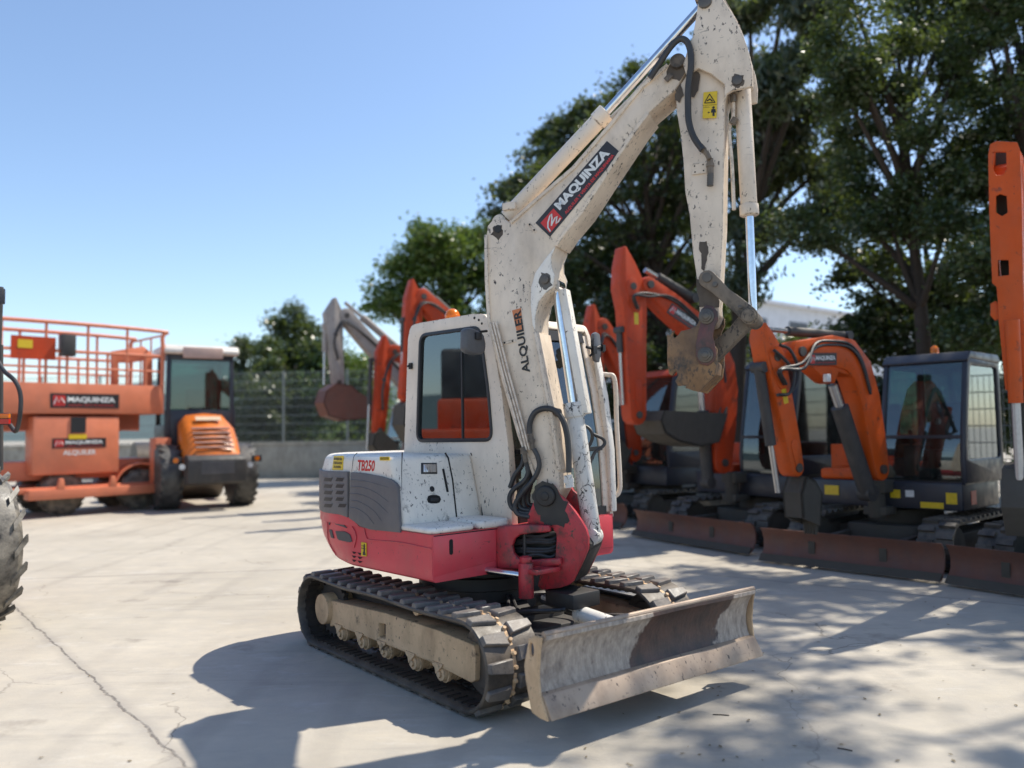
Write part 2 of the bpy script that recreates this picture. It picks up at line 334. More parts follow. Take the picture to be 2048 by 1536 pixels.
# ---------------- tracks
RW = .262; XR, XF, ZC = -.985, 1.03, .285
def belt(s):
    # arc length along the belt -> (x, z, nx, nz); starts above the rear wheel, runs forward on top
    a = XF-XR; c = pi*RW; P = 2*(a+c); s %= P
    if s < a:
        sag = -.012*sin(pi*s/a*2)**2; return XR+s, ZC+RW+sag, 0, 1
    s -= a
    if s < c: q = pi/2-s/RW; return XF+RW*cos(q), ZC+RW*sin(q), cos(q), sin(q)
    s -= c
    if s < a: return XF-s, ZC-RW, 0, -1
    s -= a; q = -pi/2-s/RW; return XR+RW*cos(q), ZC+RW*sin(q), cos(q), sin(q)
PER = 2*(XF-XR+pi*RW); NL = 38
def rubber_track(parent, y0, y1, outer_first):
    mb = MB(); n = 126; vs = []; prof = [(0, -.012), (.05, -.024), (.95, -.024), (1, -.012), (1, 0), (.985, .008), (.015, .008), (0, 0)]
    for i in range(n):
        x, z, nx, nz = belt(PER*i/n)
        for u, h in prof: vs.append((x+nx*h, y0+(y1-y0)*u, z+nz*h))
    k = len(prof); mb.add(vs, [(i*k+j, i*k+(j+1) % k, ((i+1) % n)*k+(j+1) % k, ((i+1) % n)*k+j) for i in range(n) for j in range(k)])
    o = mb.build('rubber_belt', RUB, parent)
    R = random.Random(3)
    lg = MB(); W = y1-y0
    for i in range(NL):
        for side in (0, 1):
            s0 = PER*(i+.5*side)/NL
            ya, yb = (y0+.004, y0+W*.455) if side == 0 else (y1-.004, y0+W*.545)
            # chevron block: wide at the outer end, narrow and swept towards the middle
            pa = [(-.026, ya, 0), (.030, ya, 0), (.058, yb, 0), (-.030, yb, 0)]
            sk = .012 if side else -.004
            base = []; top = []
            for (ds, y, _) in pa:
                for h, lst, sh in ((.004, base, 1.0), (.036+R.uniform(-.003, .002), top, .88)):
                    sc_ = (ds-.01)*sh+.01+sk; yy = y if h < .01 else y+(.006 if y in (ya,) and ya < yb else (-.006 if y == ya else (-.01 if ya < yb else .01)))
                    x, z, nx, nz = belt(s0+sc_); lst.append((x+nx*h, yy, z+nz*h))
            lg.add(base+top, [(3,2,1,0),(4,5,6,7),(0,1,5,4),(1,2,6,5),(2,3,7,6),(3,0,4,7)])
    lg.build('tread_lugs', RUBT, parent, bevel=.005, seg=1)
    st = MB(); ym = (y0+y1)/2; st.add([(x+nx*h, ym+e, z+nz*h) for x, z, nx, nz in (belt(PER*i/90) for i in range(90)) for h, e in ((0, -.012), (.009, -.012), (.009, .012), (0, .012))], [(i*4+j, i*4+(j+1) % 4, ((i+1) % 90)*4+(j+1) % 4, ((i+1) % 90)*4+j) for i in range(90) for j in range(4)])
    for i in range(NL*2):
        x, z, nx, nz = belt(PER*(i+.25)/NL/2); tx, tz = -nz, nx
        st.cyl((x+nx*.005, ym+R.uniform(-.008, .008), z+nz*.005), (x+nx*.026, ym, z+nz*.026), .017, .012, 6)
    st.build('link_studs', MUDTAN, parent)
    g = MB()
    for i in range(NL*2):
        x, z, nx, nz = belt(PER*i/NL/2)
        for yy in (y0+W*.12, y1-W*.12-.10):
            g.add([(x-nz*d+nx*h, yy+e, z+nx*d+nz*h) for h in (-.023, -.036) for d in (-.014, .014) for e in (0, .10)], [(0,1,3,2),(4,6,7,5),(0,4,5,1),(2,3,7,6),(0,2,6,4),(1,5,7,3)])
    for yy in (y0+W*.12, y1-W*.12-.10): g.add([(x+nx*h, yy+e, z+nz*h) for x, z, nx, nz in (belt(PER*i/90) for i in range(90)) for h, e in ((-.03, .09), (-.02, .09), (-.02, .01), (-.03, .01))], [(i*4+j, i*4+(j+1) % 4, ((i+1) % 90)*4+(j+1) % 4, ((i+1) % 90)*4+j) for i in range(90) for j in range(4)])
    g.add([(0, y0+W*.2, ZC-RW+.02), (.02, y0+W*.2, ZC-RW+.02), (.02, y1-W*.2, ZC-RW+.02), (0, y1-W*.2, ZC-RW+.02)], [(0, 1, 2, 3)])
    g.build('inner_ribs', RUBI, parent)
for sgn in (-1, 1):
    y0, y1 = (-.92, -.52) if sgn < 0 else (.52, .92)
    tr = MB(); yo = -.80 if sgn < 0 else .62
    # track frame beam: the parent of rollers, drive and belt
    of = L.XZ([(660,1200),(771,1226),(880,1262),(898,1270),(948,1290),(951,1312),(950,1362),(941,1366),(860,1325),(771,1290),(670,1251),(659,1254)], -.80)
    hole = L.XZ([(757,1247),(770,1249),(770,1278),(757,1275)], -.80)
    tr.prism(of, 1, yo, yo+.18, holes=[hole])
    frame = tr.build('track_frame', MUDTAN, EX, bevel=.012)
    b2 = MB(); b2.prism([(x, z*.62+.12) for x, z in of], 1, yo+.05, yo+.13); b2.bx(-.9, 1.0, yo+.17, yo+.22, .2, .42); b2.build('inner_beam', DKGREY, frame)
    rubber_track(frame, y0, y1, sgn < 0)
    for px, py in [(684,1268),(726,1287),(771,1304),(829,1331),(884,1355)]:
        q = L.P(px, py, 1, -.78); r = MB()
        zr_ = min(.15, max(.12, q.z)); r.lathe((q.x, yo+.005, .130), (0, 1, 0), [(0, .03), (.002, .044), (.03, .05), (.032, .060), (.055, .060), (.057, .05), (.11, .05), (.112, .060), (.14, .060)], 22)
        r.cyl((q.x, yo-.01, .130), (q.x, yo+.015, .130), .022, n=6)
        rr = r.build('track_roller', MUDTAN, frame)
        br = MB(); br.prism([(q.x-.07, .20), (q.x-.065, .18), (q.x-.04, .165), (q.x-.03, .13), (q.x-.01, .125), (q.x+.01, .16), (q.x+.04, .185), (q.x+.05, .20)], 1, yo-.010, yo+.01)
        br.build('roller_bracket', MUDTAN, rr)
    q = L.P(839, 1216, 1, -.78); r = MB(); r.cyl((q.x, yo-.01, q.z+.0), (q.x, yo+.12, q.z), .045); r.build('carrier_roller', MUDTAN, frame)
    q = L.P(628, 1218, 1, -.84)
    d = MB(); yy = -.84 if sgn < 0 else .60
    d.lathe((XR, yy, ZC), (0, 1, 0), [(0, .10), (.004, .115), (.012, .118), (.10, .12), (.105, .15), (.17, .155), (.24, .15)], 36)
    dr = d.build('final_drive', MUDTAN, frame)
    s = MB(); pts = []
    for i in range(21):
        for k, rr in ((-.25, .205), (-.12, .235), (.12, .235), (.25, .205)):
            a = 2*pi*(i+k)/21; pts.append((XR+rr*cos(a), ZC+rr*sin(a)))
    s.prism(pts, 1, (y0+y1)/2-.02, (y0+y1)/2+.02); s.build('sprocket', DKGREY, frame)
    i_ = MB(); i_.lathe((XF, (y0+y1)/2-.045, ZC), (0, 1, 0), [(0, .05), (.001, .15), (.015, .16), (.017, .20), (.03, .19), (.032, .215), (.06, .215), (.062, .19), (.075, .20), (.077, .15), (.09, .05)], 36)
    i_.build('idler_wheel', STEEL, frame)
# ---------------- car body, slewing ring
c = MB(); c.prism(rrect(-.55, .62, -.36, .36, .15), 2, .22, .44)
for sy in (-1, 1):
    for x, xx in ((-.75, -.45), (.35, .75)): c.add([(x, sy*.64, .2), (x+.2, sy*.64, .2), (x+.25 if x < 0 else x-.05, sy*.3, .25), (x+.45 if x < 0 else x-.25, sy*.3, .25), (x, sy*.64, .38), (x+.2, sy*.64, .38), (x+.25 if x < 0 else x-.05, sy*.3, .43), (x+.45 if x < 0 else x-.25, sy*.3, .43)], [(0,1,2,3),(4,7,6,5),(0,4,5,1),(1,5,6,2),(2,6,7,3),(3,7,4,0)])
c.bx(.5, .82, -.30, .30, .22, .34)
cb = c.build('car_body', DKGREY, EX, bevel=.012)
r = MB(); r.lathe((0, 0, .43), (0, 0, 1), [(0, .40), (.02, .44), (.10, .44), (.11, .47), (.19, .47), (.20, .44), (.25, .44)], 48); r.build('slewing_ring', GREASE, EX)
# ---------------- dozer blade
prof_f = [(1.772, .604), (1.795, .598), (1.797, .578), (1.768, .560), (1.742, .52), (1.724, .47), (1.716, .42), (1.718, .37), (1.728, .325), (1.742, .298)]
prof_b = [(1.735, .26), (1.715, .29), (1.698, .33), (1.690, .40), (1.692, .46), (1.708, .53), (1.735, .585)]
bl = MB(); ny = 60; pr = prof_f+prof_b; k = len(pr); vs = []
for i in range(ny+1):
    y = -.905+1.81*i/ny
    for x, z in pr:
        dx = .006*sin(y*7)*sin(z*9); vs.append((x+dx, y, z))
bl.add(vs, [(i*k+j, i*k+(j+1) % k, (i+1)*k+(j+1) % k, (i+1)*k+j) for i in range(ny) for j in range(k)]+[tuple(range(k)), tuple(range(ny*k, ny*k+k))])
BL = bl.build('dozer_blade', BLADEM, EX, label='dozer blade caked in dried grey mud with a bare rusty patch in the middle')
ce = MB(); ce.prism([(1.742, .302), (1.772, .292), (1.812, .232), (1.836, .182), (1.828, .178), (1.79, .22), (1.745, .27), (1.728, .285)], 1, -.915, .915); ce.build('cutting_edge', EDGEM, BL, bevel=.004)
for sgn in (-1, 1):
    o_ = L.XZ([(1074,1270),(1060,1277),(1058,1290),(1051,1330),(1054,1360),(1066,1424),(1082,1436),(1098,1443),(1092,1420),(1082,1390),(1079,1350),(1081,1310),(1085,1275)], -.92)
    h_ = rrect(0, 1, 0, 1, .5)
    q = L.P(1066, 1299, 1, -.92); hole = [(q.x+.018*cos(a*pi/8), q.z+.038*sin(a*pi/8)) for a in range(16)]
    s = MB(); s.prism(o_, 1, -.93 if sgn < 0 else .915, -.915 if sgn < 0 else .93, holes=[hole]); s.build('side_plate', MUDTAN, BL, bevel=.003)
tb = MB(); tb.tube([(1.775, -.91, .604), (1.775, .91, .604)], .017, 10); tb.build('top_bar', EDGEM, BL)
for sy in (-1, 1):
    a = MB(); a.prism([(.60, .24), (.62, .34), (1.2, .42), (1.66, .45), (1.70, .40), (1.70, .25), (1.2, .24)], 1, sy*.40-.03, sy*.40+.03); a.build('blade_arm', DKGREY, EX, bevel=.006)
a = MB(); a.prism([(-.34, 1.28), (.34, 1.28), (.43, 1.5), (.43, 1.70), (-.43, 1.70), (-.43, 1.5)], 2, .26, .30) if False else a.add([(1.3, -.37, .24), (1.3, .37, .24), (1.69, .37, .24), (1.69, -.37, .24), (1.3, -.37, .28), (1.3, .37, .28), (1.69, .37, .28), (1.69, -.37, .28)], [(0,1,2,3),(7,6,5,4),(0,4,5,1),(1,5,6,2),(2,6,7,3),(3,7,4,0)])
a.build('blade_cross_plate', DKGREY, EX)
p0, p1 = V((.66, .0, .50)), V((1.66, .05, .40)); m_ = p0.lerp(p1, .42)
cy = MB(); cy.cyl(m_, p1, .052); cy.cyl(p1-V((0, .06, 0)), p1+V((0, .06, 0)), .05); cy.lathe(m_-(p1-p0).normalized()*.04, p1-p0, [(0, .03), (.005, .06), (.05, .06)], 20); cyo = cy.build('blade_cylinder', WHITE, EX)
rd = MB(); rd.cyl(p0, m_, .026); rd.cyl(p0-V((0, .06, 0)), p0+V((0, .06, 0)), .05); rd.build('piston_rod', DKGREY, cyo)
gd = MB(); gd.box(p0.lerp(p1, .25)+V((0, -.0, .035)), (.34, .12, .03), Matrix.Rotation(atan2(.1, 1), 3, 'Y')); gd.build('cylinder_guard', FLAKE, cyo, bevel=.008)
for dy, dz in ((-.12, .0), (-.17, .02), (.16, .01)):
    h = MB(); h.tube(spline([(.45, dy*.6, .50), (.70, dy*1.6, .44+dz), (.9, dy*1.5, .47+dz), (1.05, dy*.8, .50)]), .013); h.build('blade_hose', HOSE, EX)

# ---------------- upper body: plan curve, arc position s measured back from x=.56 on the right side
def plan(s):
    # (x, y, outward normal); s in metres back from the front right corner
    if s < 1.01: return .56-s, -.88, 0, -1
    cx, A, B, n = -.45, 1.0, .88, 2.5; t = (s-1.01)/1.62
    a = -pi/2*min(max(1-t, -1), 1)  # -90deg .. 0 .. 90
    ca, sa = abs(cos(a)), abs(sin(a)); r = (ca**n+sa**n)**(-1/n)
    x = cx-A*r*ca; y = B*r*sin(a)
    nx, ny = -(abs(ca*r)**(n-1))/A, math.copysign((abs(sa*r)**(n-1)), sin(a))/B; l = sqrt(nx*nx+ny*ny); return x, y, nx/l, ny/l
def bodypt(s, z, off=0):
    x, y, nx, ny = plan(s); ins = 0
    if s > 1.0:
        k = min(1, (s-1.0)/.8)
        if z < .98: ins = k*.16*((.98-z)/.28)**2
        if z > 1.38: ins = k*.05*((z-1.38)/.14)
    off -= ins; return V((x+nx*off, y+ny*off, z))
_PL = [plan(i*.01)[:2] for i in range(0, 300)]
def hit(px, py):
    # where the view ray meets the upright body side
    c = U.Mi @ (CAM-U.o); d = U.Mi @ ray(px, py); best = None
    for i in range(len(_PL)-1):
        ax, ay = _PL[i]; bx, by = _PL[i+1]; ex, ey = bx-ax, by-ay; det = d.x*(-ey)+d.y*ex
        if abs(det) < 1e-9: continue
        rx, ry = ax-c.x, ay-c.y; k = (rx*(-ey)+ry*ex)/det; u = (d.x*ry-d.y*rx)/det
        if -.001 <= u <= 1.001 and k > 0 and (best is None or k < best[0]): best = (k, (i+u)*.01, (c+d*k).z)
    if best: return (best[1], best[2])
    n2 = V((d.x, d.y)).normalized(); m = min(range(len(_PL)), key=lambda i: abs((_PL[i][0]-c.x)*n2.y-(_PL[i][1]-c.y)*n2.x))
    k = ((_PL[m][0]-c.x)*n2.x+(_PL[m][1]-c.y)*n2.y)/V((d.x, d.y)).length; return (m*.01, (c+d*k).z)
def skin_patch(mb, poly, off0, off1, ds=.025, f=bodypt):
    # strip solid on the body side; poly is a list of (s, z), crossed at most twice by a vertical line
    ss = [p[0] for p in poly]; a, b = min(ss), max(ss); n = max(2, int((b-a)/ds)); cols = []
    for i in range(n+1):
        s = a+(b-a)*min(max(i/n, 1e-4), 1-1e-4); zs = []
        for j in range(len(poly)):
            (s1, z1), (s2, z2) = poly[j-1], poly[j]
            if (s1-s)*(s2-s) <= 0 and s1 != s2: zs.append(z1+(z2-z1)*(s-s1)/(s2-s1))
        if zs: cols.append((s, min(zs), max(zs)))
    nz = 5; vs = []
    for off in (off0, off1):
        for s, z0, z1 in cols:
            for k in range(nz+1): vs.append(f(s, z0+(z1-z0)*k/nz, off))
    C_ = len(cols); w_ = nz+1; S_ = C_*w_; fs = []
    for i in range(C_-1):
        for k in range(nz):
            q = [i*w_+k, (i+1)*w_+k, (i+1)*w_+k+1, i*w_+k+1]; fs += [tuple(q), tuple(S_+e for e in q[::-1])]
        for k in (0, nz): q = (i*w_+k, (i+1)*w_+k, S_+(i+1)*w_+k, S_+i*w_+k); fs.append(q)
    for i in (0, C_-1):
        for k in range(nz): fs.append((i*w_+k, i*w_+k+1, S_+i*w_+k+1, S_+i*w_+k))
    return mb.add(vs, fs)
def H(*pts): return [hit(*p) for p in pts]
SEND = 1.01+3.24
# skirt / counterweight shell
def loft_body(zs, s0, front, close=True, inset=None, off=-.004):
    mb = MB(); vs = []; N_ = 90
    for zi, z in enumerate(zs):
        ins = inset[zi] if inset else 0
        for i in range(N_+1):
            s = s0+(SEND-s0)*i/N_; vs.append(bodypt(s, z, off-ins))
        e = vs[-1]; vs.append(V((front, .88-ins, z)))
    w_ = N_+2; fs = []
    for k in range(len(zs)-1):
        for i in range(w_): fs.append((k*w_+i, k*w_+(i+1) % w_, (k+1)*w_+(i+1) % w_, (k+1)*w_+i))
    fs += [tuple(range(w_-1, -1, -1)), tuple(range((len(zs)-1)*w_, len(zs)*w_))]
    return mb.add(vs, fs)
SK = up(loft_body([.70, .715, .75, .80, .86, .92, .98, 1.005], 0, .556, inset=[.03, .008, 0, 0, 0, 0, 0, 0]), 'lower_skirt', RED)
# raised red rim behind, under the grey grille (between skirt top and grey panel)
rim = H((633,1022),(649,1023),(682,1028),(698,1034),(709,1042),(719,1053),(730,1056))
rimp = [(q[0], q[1]) for q in rim]
mb = MB(); skin_patch(mb, [(1.75, 1.075)]+rimp[1:]+[(rimp[-1][0], .99), (1.75, .99)], -.03, .004); up(mb, 'skirt_rim', RED, SK)
# front wall of the skirt toward the swing post
mb = MB(); mb.prism([(-.87, .73), (-.36, .775), (-.10, .78), (-.10, 1.0), (-.87, 1.0)], 0, .50, .562)
mb.prism([(.2, .76), (.87, .74), (.87, 1.0), (.2, 1.0)], 0, .50, .562); up(mb, 'front_skirt_plate', RED, SK, bevel=.012)
q = U.P(902, 1094, 0, .562); mb = MB(); mb.prism(rrect(q.y-.014, q.y+.014, q.z-.05, q.z+.05, .0139), 0, .558, .566); up(mb, 'slot', HOLE, SK)
mb = MB()
for c_ in ([(668,1036),(672,1038),(686,1048),(694,1056),(670,1048)], [(671,1062),(690,1063),(701,1070),(704,1083),(702,1085),(676,1080),(672,1074)], [(656,1036),(662,1037),(662,1051),(657,1050)], [(658,1059),(665,1060),(666,1077),(660,1075)]):
    skin_patch(mb, H(*c_), -.004, .003)
up(mb, 'vent_mesh', MESHG, SK)
mb = MB()
for py in (1103, 1111, 1119): 
    for a, b in ((704, 712), (715, 724)): skin_patch(mb, H((a, py+(a-704)*.2), (b, py+2+(a-704)*.2), (b, py+6+(a-704)*.2), (a+1, py+4+(a-704)*.2)), -.003, .0015)
up(mb, 'skirt_louvres', HOLE, SK)
mb = MB()
for pts in ([(640,1030),(650,1031),(655,1050),(652,1085),(661,1112)], [(728,1056),(733,1075),(742,1080),(800,1085),(866,1098)], [(668,1029),(690,1040),(706,1056),(712,1075),(708,1095)]):
    path = []
    for a in H(*pts): path.append((a[0], a[1], 0))
    path = [bodypt(p.x, p.y, .0005) for p in spline(path, 6)]; mb.tube(path, .004, 6)
up(mb, 'moulded_crease', RED, SK)
# white hood core (L-shaped round the cab)
hb = MB(); zs = [.99, 1.2, 1.38, 1.50]; vs = []
for z in zs:
    xf = .24-.13*(z-1.0)/.48
    ring = [(xf, -.868)]
    for i in range(0, 80):
        s = .52+(SEND-.52-.45)*i/79; p = bodypt(s, z, -.012); ring.append((p.x, p.y))
    ring += [(-.78, .86), (-.78, -.16), (xf, -.16)]
    if z == zs[0]: nr = len(ring)
    vs += [(a, b, z) for a, b in ring[:nr]]
    if len(ring) != nr: print('ring mismatch', len(ring), nr)
fs = [(k*nr+i, k*nr+(i+1) % nr, (k+1)*nr+(i+1) % nr, (k+1)*nr+i) for k in range(3) for i in range(nr)]
fs += [tuple(range(nr-1, -1, -1)), tuple(range(3*nr, 4*nr))]
hb.add(vs, fs); HOOD = up(hb, 'engine_hood', HOODM, bevel=.045, seg=4, sharp=50)
# grey side panels
zr = [q for q in H((649,1024),(682,1029),(697,1035))]
mb = MB(); top = H((649,940),(697,943)); skin_patch(mb, [(2.3, 1.38), (top[0][0], 1.375), (top[1][0], top[1][1]), (top[1][0], zr[2][1]), zr[1], zr[0], (1.8, 1.075), (2.3, 1.075)], -.01, .012)
GR = up(mb, 'rear_grille_panel', GREY, HOOD, bevel=.004)
mb = MB(); skin_patch(mb, H((700,944),(731,947),(764,953),(785,960),(795,968),(801,982),(802,1065),(743,1059),(722,1052),(711,1043),(700,1036)), -.01, .010)
GP = up(mb, 'engine_side_panel', GREY, HOOD, bevel=.004)
mb = MB()
for r_i in range(5):
    for cx in (0, 1):
        y0 = 955+r_i*13; x0 = 651+cx*23
        if r_i == 4 and cx: x0 += 5
        fr = H((x0, y0), (x0+17, y0+1), (x0+17, y0+8), (x0, y0+7)); skin_patch(mb, fr, .006, .0135)
up(mb, 'grille_slot', BLACK, GR)
mb = MB()
for r_i in range(5):
    for cx in (0, 1):
        y0 = 955+r_i*13; x0 = 651+cx*23+(5 if r_i == 4 and cx else 0)
        a = H((x0, y0), (x0+17, y0+1)); p = [bodypt(a[0][0], a[0][1]+.004, .014), bodypt(a[1][0], a[1][1]+.004, .014)]; mb.tube(p, .003, 6)
up(mb, 'grille_slat', GREY, GR)
def rib(mb, pts, r, off=.011):
    path = [bodypt(p.x, p.y, off) for p in spline([(*hit(*q), 0) for q in pts], 6)]; mb.tube(path, r, 6, rf=lambda t: r*(1-.7*t))
mb = MB()
for pts in ([(704,960),(730,962),(755,968),(780,975)], [(704,973),(728,975),(752,984),(779,1003)], [(704,987),(726,990),(752,1002),(779,1026)], [(704,1001),(722,1004),(748,1020),(766,1042)], [(704,1015),(718,1018),(736,1030),(750,1048)]): rib(mb, pts, .0045)
up(mb, 'moulded_rib', GREY, GP)
# panel gap lines on the hood
mb = MB(); rib(mb, [(802,905),(801,940),(801,980)], .004, -.010); up(mb, 'panel_gap', HOLE, HOOD); mb = MB(); rib(mb, [(712,906),(705,915),(701,944)], .003, -.009); up(mb, 'panel_gap', HOLE, HOOD)
# front cover seams, lamp, lock, handle on the sloping front face
def front(px, py, off=.0):
    # sloping plane x = .24-.13*(z-1)/.48
    c = U.Mi @ (CAM-U.o); d = U.Mi @ ray(px, py); k_ = -.13/.48
    t = (.24+off-k_*1.0 + k_*c.z - c.x)/(d.x-k_*d.z); return c+d*t
NF = V((1, 0, .13/.48)).normalized()
def fplate(mb, pts, o0, o1):
    P_ = [front(*p) for p in pts]; n = len(P_); mb.add([p+NF*o0 for p in P_]+[p+NF*o1 for p in P_], [tuple(range(n)), tuple(range(2*n-1, n-1, -1))]+[(i, (i+1) % n, n+(i+1) % n, n+i) for i in range(n)])
mb = MB(); mb.tube([front(*p)+NF*.001 for p in ((890,906),(896,915),(905,960),(914,1045))], .006, 6); up(mb, 'cover_seam', HOLE, HOOD)
mb = MB(); mb.tube([front(*p)+NF*.001 for p in ((941,906),(946,915),(958,975),(966,1042))], .004, 6); up(mb, 'cover_seam', HOLE, HOOD)
mb = MB(); mb.tube([front(*p)+NF*.001 for p in ((886,938),(895,984))], .009, 8); up(mb, 'cover_slot', HOLE, HOOD)
mb = MB(); fplate(mb, [(842,926),(873,926),(874,948),(842,948)], -.005, .008); WL = up(mb, 'work_lamp', SEAL, HOOD, bevel=.004)
mb = MB(); fplate(mb, [(845,929),(870,929),(871,945),(845,945)], .004, .010); up(mb, 'lamp_reflector', CHROME, WL, bevel=.002)
mb = MB()
for i in range(9):
    x = 846+i*3; mb.tube([front(x, 929)+NF*.012, front(x, 945)+NF*.012], .003, 5)
up(mb, 'lamp_glass', paint('ribbed_lens', (.45, .38, .30), .2, dirt=.2), WL)
q = front(864, 978); mb = MB(); mb.lathe(q-NF*.003, NF, [(0, .020), (.006, .020), (.008, .013), (.004, .012)], 20); up(mb, 'lock', BLACK, HOOD)
q = front(867, 999); mb = MB(); pts = [(867+dx, 999+dy) for dx, dy in ((-13,0),(-11,-7),(-5,-9),(6,-9),(12,-7),(15,0),(12,6),(6,8),(-5,8),(-11,6))]; fplate(mb, pts, -.003, .004); HD = up(mb, 'latch_recess', HOLE, HOOD, bevel=.003)
mb = MB(); fplate(mb, [(860,996),(876,996),(876,1003),(860,1003)], .003, .010); up(mb, 'latch', BLACK, HD, bevel=.003)
# steps
mb = MB(); mb.prism(rrect(.15, .555, -.875, -.50, .05), 2, 1.005, 1.045); ST = up(mb, 'step_platform', WHITE, bevel=.018, seg=3)
mb = MB(); mb.prism(rrect(.15, .57, -.485, -.20, .05), 2, 1.005, 1.06); up(mb, 'inner_step_platform', WHITE, bevel=.02, seg=3)
mb = MB(); mb.prism([(-.86, 1.0), (.55, 1.0), (.55, .985), (-.86, .985)], 0, .1, .56); up(mb, 'deck_edge', HOLE, SK)
# decals on the hood
def bmap(s0, z0, ds, dz, off): return lambda u, v: bodypt(s0-ds*u, z0+dz*v, off)
a, b, c_ = hit(662, 940), hit(683, 916), hit(683, 940)
mb = MB(); skin_patch(mb, [(a[0], a[1]), (a[0], a[1]+.105), (c_[0], c_[1]+.105), (c_[0], c_[1])], -.014, -.008); D = up(mb, 'warning_decal', YEL, HOOD)
for i, s_ in enumerate(('MANTENERSE FUERA', 'DEL RADIO DE ACCION', 'DE LA MAQUINA')):
    w_ = a[0]-c_[0]; ins = .08*w_ if i < 2 else .16*w_
    decal_text(s_, 0, 0, 0, BLK, D, bold=.035, M=MU, mapf=bmap(a[0]-ins, a[1]+.075-i*.030, w_-2*ins, .020, -.0066))
a = hit(713, 943); b = hit(747, 945); c_ = hit(745, 921)
decal_text('TB250', 0, 0, 0, DRED, HOOD, bold=.03, M=MU, shear=.2, name='model_lettering', mapf=bmap(a[0], a[1]+.005, a[0]-b[0], (c_[1]-b[1])*.95, -.0105))
a = hit(757, 921); b = hit(776, 921); mb = MB(); skin_patch(mb, [(a[0], a[1]), (a[0], a[1]+.026), (b[0], b[1]+.026), (b[0], b[1])], -.014, -.009); D = up(mb, 'small_decal', YEL, HOOD)
mb = MB(); skin_patch(mb, [(a[0]-.012, a[1]+.006), (a[0]-.012, a[1]+.02), (b[0]+.008, b[1]+.02), (b[0]+.008, b[1]+.006)], -.010, -.0082); D2 = up(mb, 'decal_field', BLK, D)
decal_text('ATENCION', 0, 0, 0, YEL, D, bold=.03, M=MU, mapf=bmap(a[0]-.018, a[1]+.009, a[0]-b[0]-.03, .009, -.0074))
a, b, c_, d_ = hit(723,1084), hit(733,1086), hit(735,1113), hit(724,1112)
mb = MB(); skin_patch(mb, [(a[0], a[1]), (b[0], b[1]), (b[0], c_[1]), (a[0], d_[1])], -.002, .003); D = up(mb, 'safety_decal', YEL, SK)
zt, zb, s0, s1 = a[1], d_[1], a[0], b[0]; W_ = s0-s1
for i in range(2): decal_text(('NO SUBIR', 'EN MARCHA')[i], 0, 0, 0, BLK, D, bold=.03, M=MU, mapf=bmap(s0-.1*W_, zt-.030-i*.017, W_*.8, .011, .0045))
mb = MB(); skin_patch(mb, [(s0-.35*W_, zb+.02), (s0-.35*W_, zb+.03), (s0-.50*W_, zb+.035), (s0-.55*W_, zb+.09), (s0-.75*W_, zb+.09), (s0-.78*W_, zb+.03), (s0-.9*W_, zb+.02), (s0-.9*W_, zb+.01), (s0-.35*W_, zb+.01)], .002, .0045, ds=.004); up(mb, 'pictogram', BLK, D)

# ---------------- cab
def Ux(pts, y): return FR.XZ(pts, y)
side = [(-.77, .98), (-.765, 1.5), (-.70, 2.42)]+rpoly([(-.70, 2.42), (-.665, 2.53), (-.55, 2.54), (.15, 2.535), (.29, 2.515), (.335, 2.42)], .05)[5:-5]+[(.335, 2.42), (.45, 1.95), (.515, 1.55), (.54, 1.2), (.545, .98)]
win = rpoly([( -.585, 1.585), (.355, 1.59), (.30, 2.0), (.235, 2.435), (-.535, 2.445)], .075, 5)
win = rpoly([win0 for win0 in [(-.585, 1.585), (.352, 1.592), (.315, 1.95), (.225, 2.435), (-.53, 2.445)]], .085, 5)
mb = MB(); mb.prism(side, 1, -.17, -.115, holes=[win]); CAB = up(mb, 'cab', BEIGE, bevel=.012, seg=3)
def inset_poly(p, d):
    cx = sum(a for a, b in p)/len(p); cz = sum(b for a, b in p)/len(p); out = []
    m = len(p)
    for i in range(m):
        a, b, c = V(p[i-1]), V(p[i]), V(p[(i+1) % m]); t = (c-a).normalized(); n = V((-t.y, t.x))
        if n.dot(V((cx, cz))-b) < 0: n = -n
        q = b+n*d; out.append((q.x, q.y))
    return out
mb = MB(); mb.prism(inset_poly(win, -.006), 1, -.178, -.14, holes=[inset_poly(win, .018)]); up(mb, 'window_seal', SEAL, CAB, bevel=.004)
mb = MB(); mb.prism(inset_poly(win, .016), 1, -.158, -.153); up(mb, 'side_window', GLS, CAB)
mb = MB(); mb.bx(-.015, .0, -.166, -.150, 1.60, 2.44); mb.bx(-.56, .34, -.16, -.152, 1.60, 1.612); up(mb, 'window_divider', SEAL, CAB)
lside = side
win2 = rpoly([(-.60, 1.15), (.43, 1.15), (.44, 1.5), (.39, 1.95), (.25, 2.42), (-.55, 2.43)], .08, 4)
mb = MB(); mb.prism(lside, 1, .86, .90, holes=[win2]); up(mb, 'cab_door', BEIGE, CAB, bevel=.012, seg=3)
mb = MB(); mb.prism(inset_poly(win2, -.004), 1, .876, .906, holes=[inset_poly(win2, .018)]); up(mb, 'door_window_seal', SEAL, CAB)
mb = MB(); mb.prism(inset_poly(win2, .012), 1, .882, .887); up(mb, 'door_window', GLSB, CAB)
